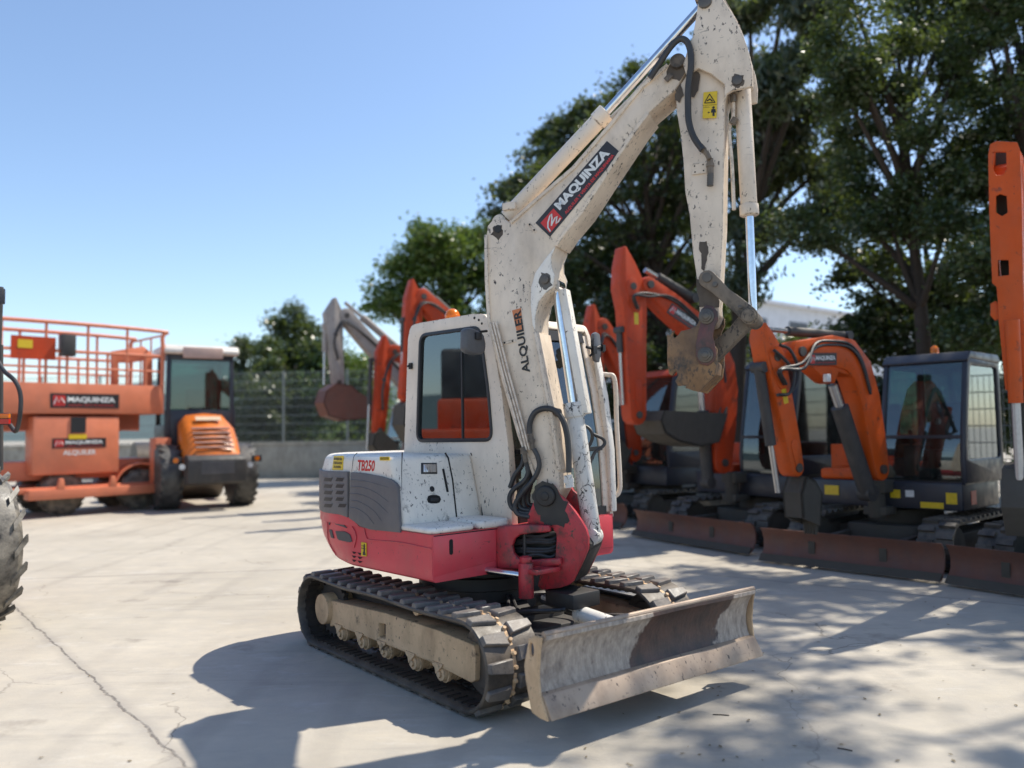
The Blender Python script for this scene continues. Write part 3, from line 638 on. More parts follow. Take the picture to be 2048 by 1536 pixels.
# roof, rear wall, floor
rt = rpoly([(-.70, 2.40), (-.665, 2.53), (-.55, 2.54), (.15, 2.535), (.29, 2.515), (.325, 2.43)], .05)
mb = MB(); mb.prism([(-.690, 2.46), (-.66, 2.532), (-.55, 2.545), (.15, 2.540), (.285, 2.515), (.325, 2.45), (.28, 2.44), (-.65, 2.44)], 1, -.12, .865); mb.prism([(-.5, 2.53), (-.45, 2.56), (.05, 2.557), (.12, 2.53)], 1, -.02, .76); up(mb, 'cab_roof', BEIGE, CAB, bevel=.014, seg=3)
mb = MB(); mb.prism([(-.12, 1.0), (.865, 1.0), (.865, 2.46), (-.12, 2.46)], 0, -.70, -.66, holes=[rrect(-.02, .76, 1.65, 2.35, .08)]); up(mb, 'rear_wall', BEIGE, CAB)
mb = MB(); mb.bx(-.675, -.67, -.02, .76, 1.65, 2.35); up(mb, 'rear_window', GLSB, CAB)
mb = MB(); mb.bx(-.70, .50, -.12, .86, .98, 1.02); mb.bx(-.66, -.30, -.12, .86, 1.02, 1.25); up(mb, 'cab_floor', BLACK, CAB)
# windshield frame
fx = [(.335, 2.42), (.45, 1.95), (.515, 1.55), (.54, 1.2), (.545, 1.02)]
for y0, y1 in ((-.155, -.10), (.80, .88)):
    mb = MB(); mb.prism([(x-.012, z) for x, z in fx]+[(x-.05, z) for x, z in fx[::-1]], 1, y0, y1); up(mb, 'front_pillar', BEIGE, CAB, bevel=.008)
mb = MB(); mb.bx(.49, .545, -.10, .82, 1.0, 1.07); up(mb, 'windshield_sill', SEAL, CAB); mb = MB(); mb.bx(.475, .525, -.09, .81, 1.50, 1.53); up(mb, 'windshield_bar', SEAL, CAB); mb = MB(); mb.prism([(.32, 2.44), (.345, 2.36), (.31, 2.36), (.28, 2.44)], 1, -.10, .82); up(mb, 'windshield_header', SEAL, CAB)
mb = MB(); vs = [(x-.026, y, z) for x, z in fx for y in (-.10, .81)]; mb.add(vs, [(2*i, 2*i+1, 2*i+3, 2*i+2) for i in range(4)]); up(mb, 'windshield', GLSB, CAB)
mb = MB(); mb.tube([(.50, .55, 1.53), (.475, .62, 1.8), (.40, .66, 2.2)], .007, 6); mb.tube([(.485, .64, 1.6), (.385, .67, 2.3)], .009, 6); up(mb, 'wiper', BLACK, CAB)
# interior
mb = MB(); mb.box((-.20, .33, 1.32), (.48, .48, .12)); mb.prism(rpoly([(-.44, 1.36), (-.33, 1.36), (-.44, 2.05), (-.55, 2.05)], .05), 1, .12, .56); mb.prism(rpoly([(-.47, 2.02), (-.39, 2.02), (-.43, 2.24), (-.53, 2.24)], .04), 1, .2, .48); SEAT = up(mb, 'operator_seat', BLACK, CAB, bevel=.03)
mb = MB(); mb.bx(-.35, .15, -.06, .10, 1.1, 1.45); mb.bx(-.35, .15, .58, .72, 1.1, 1.45); mb.tube(spline([(.1, .02, 1.45), (.13, .02, 1.58), (.12, .03, 1.68)]), .02); mb.tube(spline([(.1, .66, 1.45), (.13, .66, 1.58), (.12, .65, 1.68)]), .02); mb.bx(.25, .4, .2, .5, 1.05, 1.35); up(mb, 'control_console', DKGREY, CAB, bevel=.02)
mb = MB(); mb.tube(spline([(.08, .02, 1.45), (-.02, -.08, 1.75), (-.12, -.05, 1.98), (-.3, .2, 2.06)]), .018); up(mb, 'seat_arm_bar', BLACK, CAB)
q = U.P(966, 856, 1, -.16); q = U.P(825, 1, 1, -.16) if False else q
q = U.P(826, 765, 1, -.16)
a = U.P(820, 732, 1, -.19); mb = MB(); mb.box((a.x, -.185, a.z), (.03, .02, .05)); mb.tube([(a.x-.03, -.19, a.z), (a.x, -.20, a.z)], .01); up(mb, 'window_latch', BLACK, CAB)
a = U.P(829, 852, 1, -.15)
p = U.P(826, 852, 1, -.15)
a = U.P(906, 852, 1, -.149); mb = MB(); mb.bx(a.x-.022, a.x+.022, -.1515, -.1495, a.z-.06, a.z+.06); up(mb, 'paper_tag', paint('pale_paper', (.55, .65, .58), .8, dirt=0), CAB)
for px, py in ((949,636),(958,640),(964,647)):
    a = U.P(px, py, 1, -.17); mb = MB(); mb.cyl((a.x, -.174, a.z), (a.x, -.165, a.z), .009, n=10); up(mb, 'roof_bolt', HOLE, CAB)
# beacon
q = U.P(905, 629, 1, .22); mb = MB(); zb = 2.548
mb.lathe((q.x, .22, zb), (0, 0, 1), [(0, .075), (.02, .075), (.022, .068), (.03, .066)], 28); BE = up(mb, 'beacon', DKGREY, CAB)
mb = MB(); mb.lathe((q.x, .22, zb+.03), (0, 0, 1), [(0, .064), (.03, .066), (.032, .062), (.05, .063), (.052, .066), (.06, .066), (.062, .063), (.085, .056), (.105, .042), (.118, .022), (.121, .002)], 28); up(mb, 'beacon_lens', AMBER, BE)
# mirrors
q = U.P(950, 684, 0, .42); mb = MB()
o_ = U.YZ([(928,657),(941,655),(966,668),(970,690),(968,706),(955,711),(935,707),(927,699)], .42)
mb.prism(rpoly(o_, .03), 0, .37, .44); MR = up(mb, 'right_mirror', plain('mirror_shell', (.10, .10, .105), .45), CAB, bevel=.02, seg=3)
a = U.P(974, 662, 0, .40); b = U.P(955, 664, 0, .40); mb = MB(); mb.tube([a, b, U.P(958,680,0,.42)], .010); mb.box(U.P(956,672,0,.445), (.03, .05, .05)); up(mb, 'mirror_bracket', BLACK, MR, bevel=.006)
mb = MB(); o_ = U.YZ([(1184,668),(1190,664),(1197,668),(1200,700),(1196,726),(1188,722),(1184,700)], .52); mb.prism(o_, 0, .50, .54); ML = up(mb, 'left_mirror', plain('mirror_shell2', (.16, .16, .165), .35), CAB, bevel=.012)
mb = MB(); mb.tube(spline([U.P(x, y, 0, .53) for x, y in ((1180,712),(1186,704),(1184,680),(1197,680),(1203,690),(1207,705))], 6), .009); mb.tube([U.P(x, y, 0, .54) for x, y in ((1173,694),(1188,698),(1207,692))], .012); mb.box(U.P(1188,700,0,.55), (.03, .04, .06)); mb.box(U.P(1206,696,0,.55), (.03, .03, .05)); up(mb, 'mirror_bracket', BLACK, ML)
# grab handle on the far side of the cab front
mb = MB(); mb.tube(spline([(.40, .89, 2.10), (.47, .95, 2.10), (.52, .98, 2.05), (.53, .98, 1.7), (.55, .98, 1.3), (.54, .98, 1.17), (.50, .95, 1.13), (.44, .89, 1.13)], 8), .019, 12); up(mb, 'grab_handle', BEIGE, CAB)
mb = MB(); mb.prism([(.545, 1.02), (.565, 1.02), (.555, 1.5), (.50, 1.93), (.40, 2.35), (.38, 2.35)]+[(.44, 1.95), (.505, 1.55), (.535, 1.2)], 1, .86, .925); up(mb, 'door_frame_edge', WHITE, CAB, bevel=.01)

# ---------------- swing post, bracket
FR, MCUR = BF, MBOOM
YB = -.17
br = [(1092,965),(1108,972),(1117,988),(1126,995),(1140,1010),(1152,1026),(1163,1042),(1172,1058),(1177,1075),(1176,1098),(1168,1118),(1146,1163),(1138,1170),(1120,1176),(1085,1180),(1075,1172),(1080,1150),(1095,1135),(1110,1118),(1113,1080),(1112,1068),(1104,1056),(1088,1050),(1056,1050),(1054,1034),(1062,1016),(1068,1000),(1068,980),(1078,968)]
o_ = Ux(br, YB)
mb = MB(); mb.prism(o_, 1, YB, YB+.035); BK = up(mb, 'swing_bracket', REDG, bevel=.006)
mb = MB(); mb.prism(o_, 1, .135, .17); up(mb, 'far_bracket_plate', REDG, BK, bevel=.006)
q = FR.P(1092, 992, 1, YB); PB = V((q.x, 0, q.z))
mb = MB(); mb.lathe((q.x, YB-.03, q.z), (0, 1, 0), [(0, .03), (.001, .062), (.006, .068), (.03, .07), (.06, .07)], 32); mb.lathe((q.x, YB-.038, q.z), (0, 1, 0), [(0, .012), (.001, .03), (.012, .03)], 24); mb.cyl((q.x, YB, q.z), (q.x, .20, q.z), .04); up(mb, 'boom_foot_pin', GREASE, BK, bevel=.003)
q2 = FR.P(1162, 1093, 1, YB); mb = MB(); mb.lathe((q2.x, YB-.004, q2.z), (0, 1, 0), [(0, .030), (.004, .030), (.34, .030), (.35, .03)], 28); up(mb, 'cylinder_pin', REDG, BK)
mb = MB(); mb.prism(Ux([(1160,1110),(1177,1100),(1146,1165),(1120,1178),(1085,1182),(1090,1150),(1130,1140)], YB), 1, YB+.036, .134); up(mb, 'bracket_web', GREASE, BK, bevel=.004)
mb = MB(); mb.prism(Ux([(1170,1078),(1178,1090),(1176,1100),(1146,1165),(1140,1160),(1166,1105)], YB), 1, YB+.034, .136); up(mb, 'front_web', GREASE, BK)
mb = MB(); mb.cyl((.78, 0, .58), (.78, 0, 1.03), .085, n=32); up(mb, 'swing_pivot_pin', GREASE, BK, bevel=.004)
R9 = random.Random(9)
def blot(pts, y, name, mat, parent, j=3):
    # irregular thin patch of grease or mud lying on a side plate
    o2 = []
    for i in range(len(pts)):
        (x0, y0), (x1, y1) = pts[i], pts[(i+1) % len(pts)]
        for k in range(3): t = k/3; o2.append((x0+(x1-x0)*t+R9.uniform(-j, j), y0+(y1-y0)*t+R9.uniform(-j, j)))
    mb = MB(); mb.prism(Ux(o2, y), 1, y-.0016, y+.001); return up(mb, name, mat, parent)
blot([(1068,1002),(1066,985),(1075,968),(1092,962),(1108,968),(1118,985),(1134,1006),(1132,1030),(1142,1044),(1128,1052),(1104,1052),(1086,1046),(1074,1026)], YB-.001, 'grease_smear', GREASE, BK)
# the swing post: C-shaped casting with a rounded opening full of hoses
ox = Ux([(990,1062),(995,1054),(1008,1051),(1060,1049),(1098,1051),(1100,1064),(1062,1067),(1040,1070),(1029,1078),(1024,1092),(1027,1107),(1037,1117),(1052,1121),(1120,1116),(1122,1130),(1060,1138),(994,1138)], -.215)
mb = MB(); mb.prism(ox, 1, -.215, -.175); SP = up(mb, 'swing_post', REDG, bevel=.009, seg=3)
mb = MB(); mb.prism(Ux([(992,1062),(1060,1052),(1118,1052),(1118,1136),(994,1137)], -.215), 1, -.085, -.06); mb.prism(Ux([(992,1062),(1000,1056),(1002,1136),(994,1137)], -.215), 1, -.175, -.085); up(mb, 'post_dark_backing', GREASE, SP)  # grease-black plate added behind the hoses to stand in for shade
mb = MB(); mb.prism(Ux([(992,1062),(994,1056),(1060,1050),(1095,1052),(1095,1056),(1060,1056)], -.215), 1, -.175, .12); up(mb, 'post_top_web', REDG, SP)
for i in range(6):
    yy = 1070+8.5*i; mb = MB(); mb.tube(spline([FR.P(1022, yy+2, 1, -.10), FR.P(1042, yy-1+(i % 2)*3, 1, -.135), FR.P(1075, yy+3-(i % 3)*3, 1, -.145), FR.P(1100, yy-2+(i % 2)*4, 1, -.13), FR.P(1116, yy-6, 1, -.10)]), .0135); up(mb, 'bundled_hose', HOSE, SP)
mb = MB(); p_ = FR.P(1049, 1068, 1, -.15); q_ = FR.P(1049, 1118, 1, -.15); mb.tube([p_, q_], .014); up(mb, 'hose_clamp_bar', HOSE, SP)
FR, MCUR = U, MU
# swing cylinder: boss at the lower left of the bracket
e0, e1 = FR.P(932, 1134, 1, -.46), FR.P(1052, 1152, 1, -.33); m_ = e0.lerp(e1, .45)
mb = MB(); mb.lathe(e0-(e1-e0).normalized()*.06, e1-e0, [(0, .055), (.02, .065), (.065, .065), (.07, .03)], 24); mb.box(e0-(e1-e0).normalized()*.08, (.12, .10, .10)); SCY = up(mb, 'swing_cylinder', REDG, bevel=.006)
mb = MB(); mb.cyl(e0, e1, .024); up(mb, 'piston_rod', CHROME, SCY)
mb = MB(); mb.cyl((e1.x, e1.y, e1.z-.14), (e1.x, e1.y, e1.z+.085), .050, n=24); mb.cyl((e1.x, e1.y, e1.z+.085), (e1.x, e1.y, e1.z+.125), .040, n=24); mb.cyl((e1.x, e1.y, e1.z+.125), (e1.x, e1.y, e1.z+.13), .025, n=12); mb.bx(e1.x, e1.x+.12, e1.y-.02, e1.y+.2, e1.z+.02, e1.z+.05); up(mb, 'cylinder_boss', REDG, SCY, bevel=.005)
mb = MB(); mb.bx(e1.x+.0, e1.x+.26, -.16, .10, .50, .60); up(mb, 'lower_post_casting', GREASE, SP, bevel=.01)

FR, MCUR = BF, MBOOM
# ---------------- boom
YN = -.125
bo = [(1108,1004),(1092,1014),(1078,1006),(1073,990),(1073,958),(1040,872),(1008,760),(979,643),(974,560),(973,470),(975,452),(984,441),(996,436),(1008,437),(1022,446),(1062,410),(1147,337),(1223,249),(1282,176),(1336,131),(1344,118),(1356,109),(1368,112),(1376,122),(1375,138),(1352,178),(1320,206),(1297,226),(1277,252),(1218,341),(1165,423),(1130,465),(1112,492),(1103,515),(1104,535),(1110,550),(1106,575),(1090,588),(1078,604),(1071,635),(1072,664),(1086,745),(1104,840),(1118,940),(1121,978)]
o_ = Ux(bo, YN)
mb = MB(); mb.prism(o_, 1, YN, .125); BOOM = up(mb, 'boom', BEIGE2, bevel=.006)
# doubling plate round the cylinder pin, with its raised weld edge
dp = Ux([(1112,492),(1090,520),(1072,545),(1063,575),(1062,610),(1066,650),(1071,664),(1071,635),(1078,604),(1090,588),(1106,575),(1110,550),(1104,535),(1103,515)], YN)
mb = MB(); mb.prism(dp, 1, YN-.012, YN-.001); mb.prism(dp, 1, .126, .137); up(mb, 'doubling_plate', WHITE, BOOM, bevel=.004)
q = FR.P(1091, 560, 1, YN); PC = V((q.x, 0, q.z)); mb = MB(); mb.lathe((q.x, YN-.028, q.z), (0, 1, 0), [(0, .022), (.002, .03), (.02, .032), (.27, .03), (.31, .02)], 24); up(mb, 'boom_pin', STEEL, BOOM)
q = FR.P(1356, 124, 1, YN); PT = V((q.x, 0, q.z)); mb = MB(); mb.lathe((q.x, YN-.03, q.z), (0, 1, 0), [(0, .03), (.002, .045), (.012, .05), (.03, .05), (.28, .05), (.30, .04)], 28); mb.box((q.x-.06, YN-.02, q.z-.10), (.05, .015, .035), Matrix.Rotation(rad(-40), 3, 'Y')); up(mb, 'arm_pivot_pin', DIRTY, BOOM)
q = FR.P(996, 458, 1, YN); PA0 = V((q.x, 0, q.z)); mb = MB(); mb.cyl((q.x, YN-.006, q.z), (q.x, .135, q.z), .028); up(mb, 'ear_pin', GREASE, BOOM)
blot([(1332,142),(1342,124),(1356,114),(1370,120),(1373,140),(1360,160),(1344,160)], YN, 'grease_smear', MUDB, BOOM, 3)
blot([(982,468),(990,452),(1004,452),(1006,468),(996,480)], YN, 'grease_smear', MUDB, BOOM, 2)
blot([(1078,560),(1084,546),(1100,548),(1104,570),(1092,580),(1080,574)], YN-.012, 'grease_smear', STEEL, BOOM, 2)
# edge flanges of the box section
for pts, nm in (([(1297,226),(1277,252),(1218,341),(1165,423),(1130,465),(1112,492)], 'lower_flange'), ([(1022,446),(1062,410),(1147,337),(1223,249),(1282,176),(1336,131)], 'upper_flange'), ([(1073,958),(1040,872),(1008,760),(979,643),(974,560),(973,470)], 'rear_flange'), ([(1071,664),(1086,745),(1104,840),(1118,940)], 'front_flange')):
    P_ = Ux(pts, YN); n = len(P_); mb = MB(); c0 = [sum(a for a, b in o_)/len(o_), 0]
    off = []
    for i, p in enumerate(P_):
        d = (V(P_[min(i+1, n-1)])-V(P_[max(i-1, 0)])).normalized(); nn = V((-d.y, d.x))
        off.append(nn)
    sgn = {'lower_flange': 1, 'upper_flange': 1, 'rear_flange': 1, 'front_flange': -1}[nm]
    sgn = {'lower_flange': -1, 'upper_flange': 1, 'rear_flange': 1, 'front_flange': 1}[nm]
    A_ = [(V(p)+o2*.014*sgn) for p, o2 in zip(P_, off)]; B_ = [(V(p)-o2*.012*sgn) for p, o2 in zip(P_, off)]
    mb.prism([tuple(a) for a in A_]+[tuple(b) for b in B_[::-1]], 1, YN-.012, .137); up(mb, nm, BEIGE2, BOOM, bevel=.003)
# company decal on the upper part
def onY(px, py, y): return FR.P(px, py, 1, y)
def ydecal(corners, y, mat, name, parent, th=.002):
    P_ = [onY(*c, y) for c in corners]; mb = MB(); mb.add(P_+[p-V((0, th, 0)) for p in P_], [(0,1,2,3),(7,6,5,4),(0,4,5,1),(1,5,6,2),(2,6,7,3),(3,7,4,0)]); return up(mb, name, mat, parent), P_
def ytext(s, a, b, d, y, mat, parent, **k):
    # a: lower left pixel, b: lower right, d: upper left
    A, B, D_ = onY(*a, y), onY(*b, y), onY(*d, y); return decal_text(s, A, B-A, D_-A, mat, parent, M=MCUR, **k)
y1 = YN-.0015
D, _ = ydecal([(1100,474),(1071,446),(1214,282),(1241,305)], y1, DBLK, 'company_decal', BOOM)
y2 = y1-.0035
E_, _ = ydecal([(1100,466),(1081,446),(1107,417),(1125,436)], y2, DRED, 'emblem_field', D, .001)
ytext('MAQUINZA', (1122,423), (1223,309), (1107,409), y2, WHT, D, bold=.05)
ytext('ALQUILER Y VENTA DE MAQUINARIA', (1133,430), (1230,312), (1128,425), y2, DRED, D, bold=.035)
mb = MB(); em = [(1101,463),(1096,455),(1096,445),(1100,432),(1103,428),(1104,436),(1103,452),(1104,448),(1110,436),(1114,433),(1113,441),(1112,447),(1117,443),(1121,436)]
mb.tube([onY(*p, y2-.002) for p in em], .0055, 6); up(mb, 'emblem', WHT, D)
# ALQUILER lettering running up the lower boom; the last two letters on an orange patch
D, _ = ydecal([(1046,660),(1033,661),(1024,621),(1042,616)], y1, ORL, 'orange_patch', BOOM, .001)
ytext('ALQUILER', (1063,743), (1044,618), (1045,748), y2, BLK, BOOM, bold=.03)
# bolt tabs
for pts in ([(1055,447),(1059,444),(1074,462),(1070,466)], [(1004,690),(1005,684),(1030,678),(1032,684)]):
    D, _ = ydecal(pts, YN-.001, BEIGE2, 'bolt_tab', BOOM, .004)
    for i in (0, 1):
        c0 = [(pts[0][j]+pts[1][j])/2 for j in (0, 1)]; c1 = [(pts[2][j]+pts[3][j])/2 for j in (0, 1)]; t = .2+.6*i; q = onY(c0[0]*(1-t)+c1[0]*t, c0[1]*(1-t)+c1[1]*t, YN)
        mb = MB(); mb.cyl((q.x, YN-.008, q.z), (q.x, YN-.002, q.z), .007, n=8); up(mb, 'bolt', HOLE, D)
# hydraulic pipes lying along the left edge of the lower boom
for k_, dx in enumerate((-3, 3, 9)):
    mb = MB(); mb.tube([onY(a+dx, b, YN-.022) for a, b in ((983,645),(1008,745),(1040,860),(1050,900))], .008, 8); up(mb, 'boom_pipe', BEIGE, BOOM)
def pipe(name, pts, r, y, mat, parent, k=8, n=10):
    mb = MB(); mb.tube(spline([onY(p[0], p[1], p[2] if len(p) > 2 else y) for p in pts], k), r, n); return up(mb, name, mat, parent)
pipe('arched_hose', [(1059,868),(1060,845),(1070,825),(1088,817),(1108,820),(1122,834),(1132,860),(1137,900),(1138,945)], .020, YN-.03, HOSE, BOOM)
for pts in ([(1060,868),(1063,882),(1066,900)], [(1044,895),(1048,905),(1052,925)]):
    mb = MB(); P_ = [onY(*p, YN-.03) for p in pts]; mb.cyl(P_[0], P_[1], .020, n=6); mb.cyl(P_[1], P_[2], .016, n=12); mb.cyl(P_[1]-V((0,0,.01)), P_[1]+V((0,0,.012)), .026, n=6); up(mb, 'hose_fitting', DIRTY, BOOM)
mb = MB(); P_ = [onY(*p, YN-.03) for p in ((1136,950),(1140,975))]; mb.cyl(P_[0], P_[1], .032, n=6); mb.cyl(P_[0].lerp(P_[1], .3), P_[0].lerp(P_[1], .6), .037, n=6); up(mb, 'hose_fitting', FLAKE, BOOM)
for i, pts in enumerate(([(1068,898),(1076,915),(1078,935),(1066,960),(1045,985),(1030,1010),(1036,1028),(1060,1034)], [(1052,925),(1056,945),(1048,962),(1028,978),(1019,995),(1024,1015),(1045,1026),(1062,1026)],
                          [(1056,935),(1058,955),(1046,975),(1036,995),(1040,1015),(1062,1022)], [(1070,930),(1066,958),(1052,980),(1046,1000),(1052,1018),(1066,1018)], [(1050,900),(1044,930),(1030,950),(1020,975)], [(1062,940),(1062,965),(1056,990),(1058,1008),(1070,1012)])):
    pipe('boom_hose', pts, .017, YN-.035+.02*i, HOSE, BOOM)
# arm cylinder along the top of the boom
YC = 0
a0, a1, a2 = FR.P(1003, 447, 1, YC), FR.P(1213, 224, 1, YC), FR.P(1403, 14, 1, YC)
dd = (a1-a0).normalized()
mb = MB(); mb.cyl(a0+dd*.06, a1, .058, n=28); mb.lathe(a1-dd*.09, dd, [(0, .058), (.002, .066), (.09, .066), (.092, .05)], 28); mb.cyl(a0+V((0, -.05, 0)), a0+V((0, .05, 0)), .055); mb.box(a0+dd*.12+V((0, -.06, .02)), (.10, .04, .05)); ACY = up(mb, 'arm_cylinder', BEIGE, bevel=.002)
mb = MB(); mb.cyl(a1, a2, .030, n=24); up(mb, 'piston_rod', CHROME, ACY)
mb = MB(); pth = [(1040,432),(1100,374),(1160,310),(1214,246),(1222,236)]; mb.tube([FR.P(x+8, y+7, 1, -.07) for x, y in pth], .010); mb.tube([FR.P(x+13, y+11, 1, -.07) for x, y in pth], .010); up(mb, 'cylinder_pipe', BEIGE2, ACY)
mb = MB(); mb.tube([FR.P(x, y, 1, -.075) for x, y in ((1222,236),(1262,196),(1300,152))], .014); mb.tube([FR.P(x, y, 1, -.055) for x, y in ((1228,240),(1266,202),(1296,160))], .012); up(mb, 'rod_guard', BEIGE2, ACY)
pipe('arm_hose', [(1300,156),(1322,122),(1343,92),(1360,78),(1374,84),(1381,104),(1382,132),(1377,170),(1376,210),(1378,245),(1388,275),(1405,300)], .021, YN-.055, HOSE, BOOM, n=12)
mb = MB(); P_ = [onY(*p, YN-.04) for p in ((1400,292),(1414,308),(1419,318))]; mb.tube(P_, .017, 8); mb.cyl(P_[0], P_[0].lerp(P_[1], .6), .022, n=6); up(mb, 'hose_fitting', DIRTY, BOOM)
# boom cylinder in front of the boom
c0, c1 = FR.P(1185, 1072, 1, 0), FR.P(1112, 572, 1, 0); dd = (c1-c0).normalized()
cm = FR.P(1146, 806, 1, 0); tt = (cm-c0).dot(dd); cm = c0+dd*tt
mb = MB(); mb.cyl(c0+dd*.03, cm, .062, n=28); mb.lathe(cm-dd*.10, dd, [(0, .062), (.002, .072), (.10, .072), (.104, .04)], 28); mb.cyl(c0+V((0, -.06, 0)), c0+V((0, .06, 0)), .06); BCY = up(mb, 'boom_cylinder', FLAKE, bevel=.002)
mb = MB(); mb.cyl(cm, c1, .032, n=24); mb.cyl(c1+V((0, -.06, 0)), c1+V((0, .06, 0)), .05); up(mb, 'piston_rod', CHROME, BCY)
Rg = Matrix.Rotation(-atan2(dd.x, dd.z)*-1, 3, 'Y')
g0, g1 = FR.P(1128, 580, 1, .02), FR.P(1172, 828, 1, .02); gd_ = (g1-g0); gm = (g0+g1)/2
mb = MB(); mb.box(gm, (.06, .10, gd_.length), Matrix.Rotation(atan2(gd_.x, gd_.z), 3, 'Y')); up(mb, 'cylinder_guard', WHITE, BCY, bevel=.008)
mb = MB(); q = FR.P(1118, 826, 1, -.05); mb.cyl(q, q+V((-.03, -.06, .01)), .03, n=12); up(mb, 'cylinder_port', DIRTY, BCY)
pipe('cab_side_hose', [(1155,858,.15),(1172,853,.2),(1184,866,.2),(1182,885,.2),(1170,900,.15)], .012, 0, HOSE, BCY)
pipe('cab_side_hose', [(1186,868,.2),(1206,878,.25),(1208,890,.25),(1190,905,.2),(1178,930,.15)], .012, 0, HOSE, BCY)
pipe('cab_side_hose', [(1172,965,.12),(1188,985,.15),(1192,1005,.15),(1186,1018,.1)], .010, 0, HOSE, BCY)

# ---------------- arm
ar = [(1398,-14),(1412,-22),(1440,-10),(1452,8),(1466,28),(1486,68),(1500,112),(1505,142),(1504,172),(1490,176),(1466,180),(1453,188),(1448,206),(1447,293),(1445,450),(1440,545),(1436,612),(1438,630),(1428,650),(1412,656),(1400,645),(1397,620),(1395,582),(1390,541),(1384,502),(1378,429),(1369,381),(1366,322),(1360,264),(1353,223),(1350,180),(1362,160),(1368,120),(1378,90),(1385,74),(1393,28)]
YA = -.155
def taper(z, yn):  # the arm narrows towards the bucket end
    return yn
o_ = Ux(ar, YA+.03)
head = Ux([(1398,-14),(1412,-22),(1440,-10),(1452,8),(1466,28),(1486,68),(1500,112),(1505,142),(1504,172),(1490,176),(1466,180),(1453,188),(1449,200),(1449,168),(1420,146),(1396,136),(1372,150),(1366,128),(1378,90),(1385,74),(1393,28)], YA)
mb = MB(); mb.prism(head, 1, YA, YA+.032); ARM = up(mb, 'arm', BEIGE2, bevel=.006)
mb = MB(); mb.prism(head, 1, .125, .155); up(mb, 'far_head_plate', BEIGE2, ARM, bevel=.006)
body = Ux([(1449,150),(1453,188),(1448,206),(1447,293),(1445,450),(1440,545),(1436,612),(1438,630),(1428,650),(1412,656),(1400,645),(1397,620),(1395,582),(1390,541),(1384,502),(1378,429),(1369,381),(1366,322),(1360,264),(1353,223),(1350,184),(1372,150),(1396,120),(1420,120)], YA+.04)
# box section, narrower at the bottom
mb = MB(); n = len(body); zt, zb = max(b for a, b in body), min(b for a, b in body)
def wy(z): return .115-.035*(zt-z)/(zt-zb)
mb.add([(a, -wy(b), b) for a, b in body]+[(a, wy(b), b) for a, b in body], [tuple(range(n)), tuple(range(2*n-1, n-1, -1))]+[(i, (i+1) % n, n+(i+1) % n, n+i) for i in range(n)])
up(mb, 'arm_box', BEIGE2, ARM, bevel=.008)
top = Ux([(1397,-8),(1412,-16),(1440,-6),(1452,10),(1486,70),(1501,120),(1503,165)], 0)
mb = MB(); mb.prism(top+[(a-.025, b-.02) for a, b in top[::-1]], 1, YA+.03, .127); up(mb, 'head_wrapper', BEIGE2, ARM)
q = FR.P(1410, 4, 1, YA); mb = MB(); mb.lathe((q.x, YA-.02, q.z), (0, 1, 0), [(0, .03), (.003, .042), (.02, .044), (.33, .044), (.35, .04)], 28); up(mb, 'arm_cylinder_pin', STEEL, ARM)
q = FR.P(1475, 161, 1, YA); mb = MB(); mb.lathe((q.x, YA-.012, q.z), (0, 1, 0), [(0, .022), (.002, .030), (.014, .032), (.33, .03)], 24); up(mb, 'bucket_cylinder_pin', STEEL, ARM)
yd = -.1195
D, P_ = ydecal([(1405,237),(1407,185),(1435,182),(1433,236)], YA+.033, YEL, 'warning_decal', ARM, .002)
yy = YA+.030
def yline(pts, r, y, mat, name, parent, closed=False):
    P2 = [onY(*p, y) for p in pts]; mb = MB()
    if closed: P2 = P2+[P2[0]]
    for a, b in zip(P2[:-1], P2[1:]): mb.cyl(a, b, r, n=6)
    return up(mb, name, mat, parent)
yline([(1409,206),(1419,188),(1430,205)], .003, yy, BLK, 'warning_triangle', D, True); yline([(1414,202),(1420,198),(1425,203)], .004, yy, BLK, 'pictogram', D)
yline([(1406,211),(1433,209)], .001, yy, BLK, 'rule_line', D)
mb = MB()
for c_, r_i in (((1427,215), .008),): q = onY(*c_, yy); mb.cyl(q-V((0, .001, 0)), q+V((0, .001, 0)), r_i, n=10)
mb.prism(Ux([(1423,218),(1431,218),(1432,225),(1429,225),(1429,232),(1425,232),(1425,225),(1422,225)], yy), 1, yy-.001, yy+.001); mb.prism(Ux([(1415,225),(1418,223),(1418,224.5),(1420,224.5),(1420,225.5),(1418,225.5),(1418,227)], yy), 1, yy-.001, yy+.001); up(mb, 'pictogram', BLK, D)
ytext('NO ENTRE EN LA', (1407,216), (1419,215.5), (1407,213.5), yy, BLK, D)
blot([(1400,482),(1412,484),(1418,500),(1414,520),(1408,545),(1404,538),(1404,510),(1398,498)], -.092, 'mud_splash', MUDB, ARM, 1.8)
blot([(1392,560),(1432,552),(1437,580),(1436,612),(1400,616)], -.087, 'grease_smear', MUDB, ARM, 3)
blot([(1372,150),(1385,140),(1400,144),(1398,170),(1388,196),(1374,186)], YA+.030, 'grease_smear', MUDB, ARM, 3)
blot([(1350,176),(1362,170),(1366,190),(1360,206),(1352,200)], YA+.040, 'grease_smear', MUDB, ARM, 2)
blot([(1462,158),(1470,148),(1486,152),(1490,168),(1478,176),(1464,172)], YA, 'grease_smear', MUDB, ARM, 2)
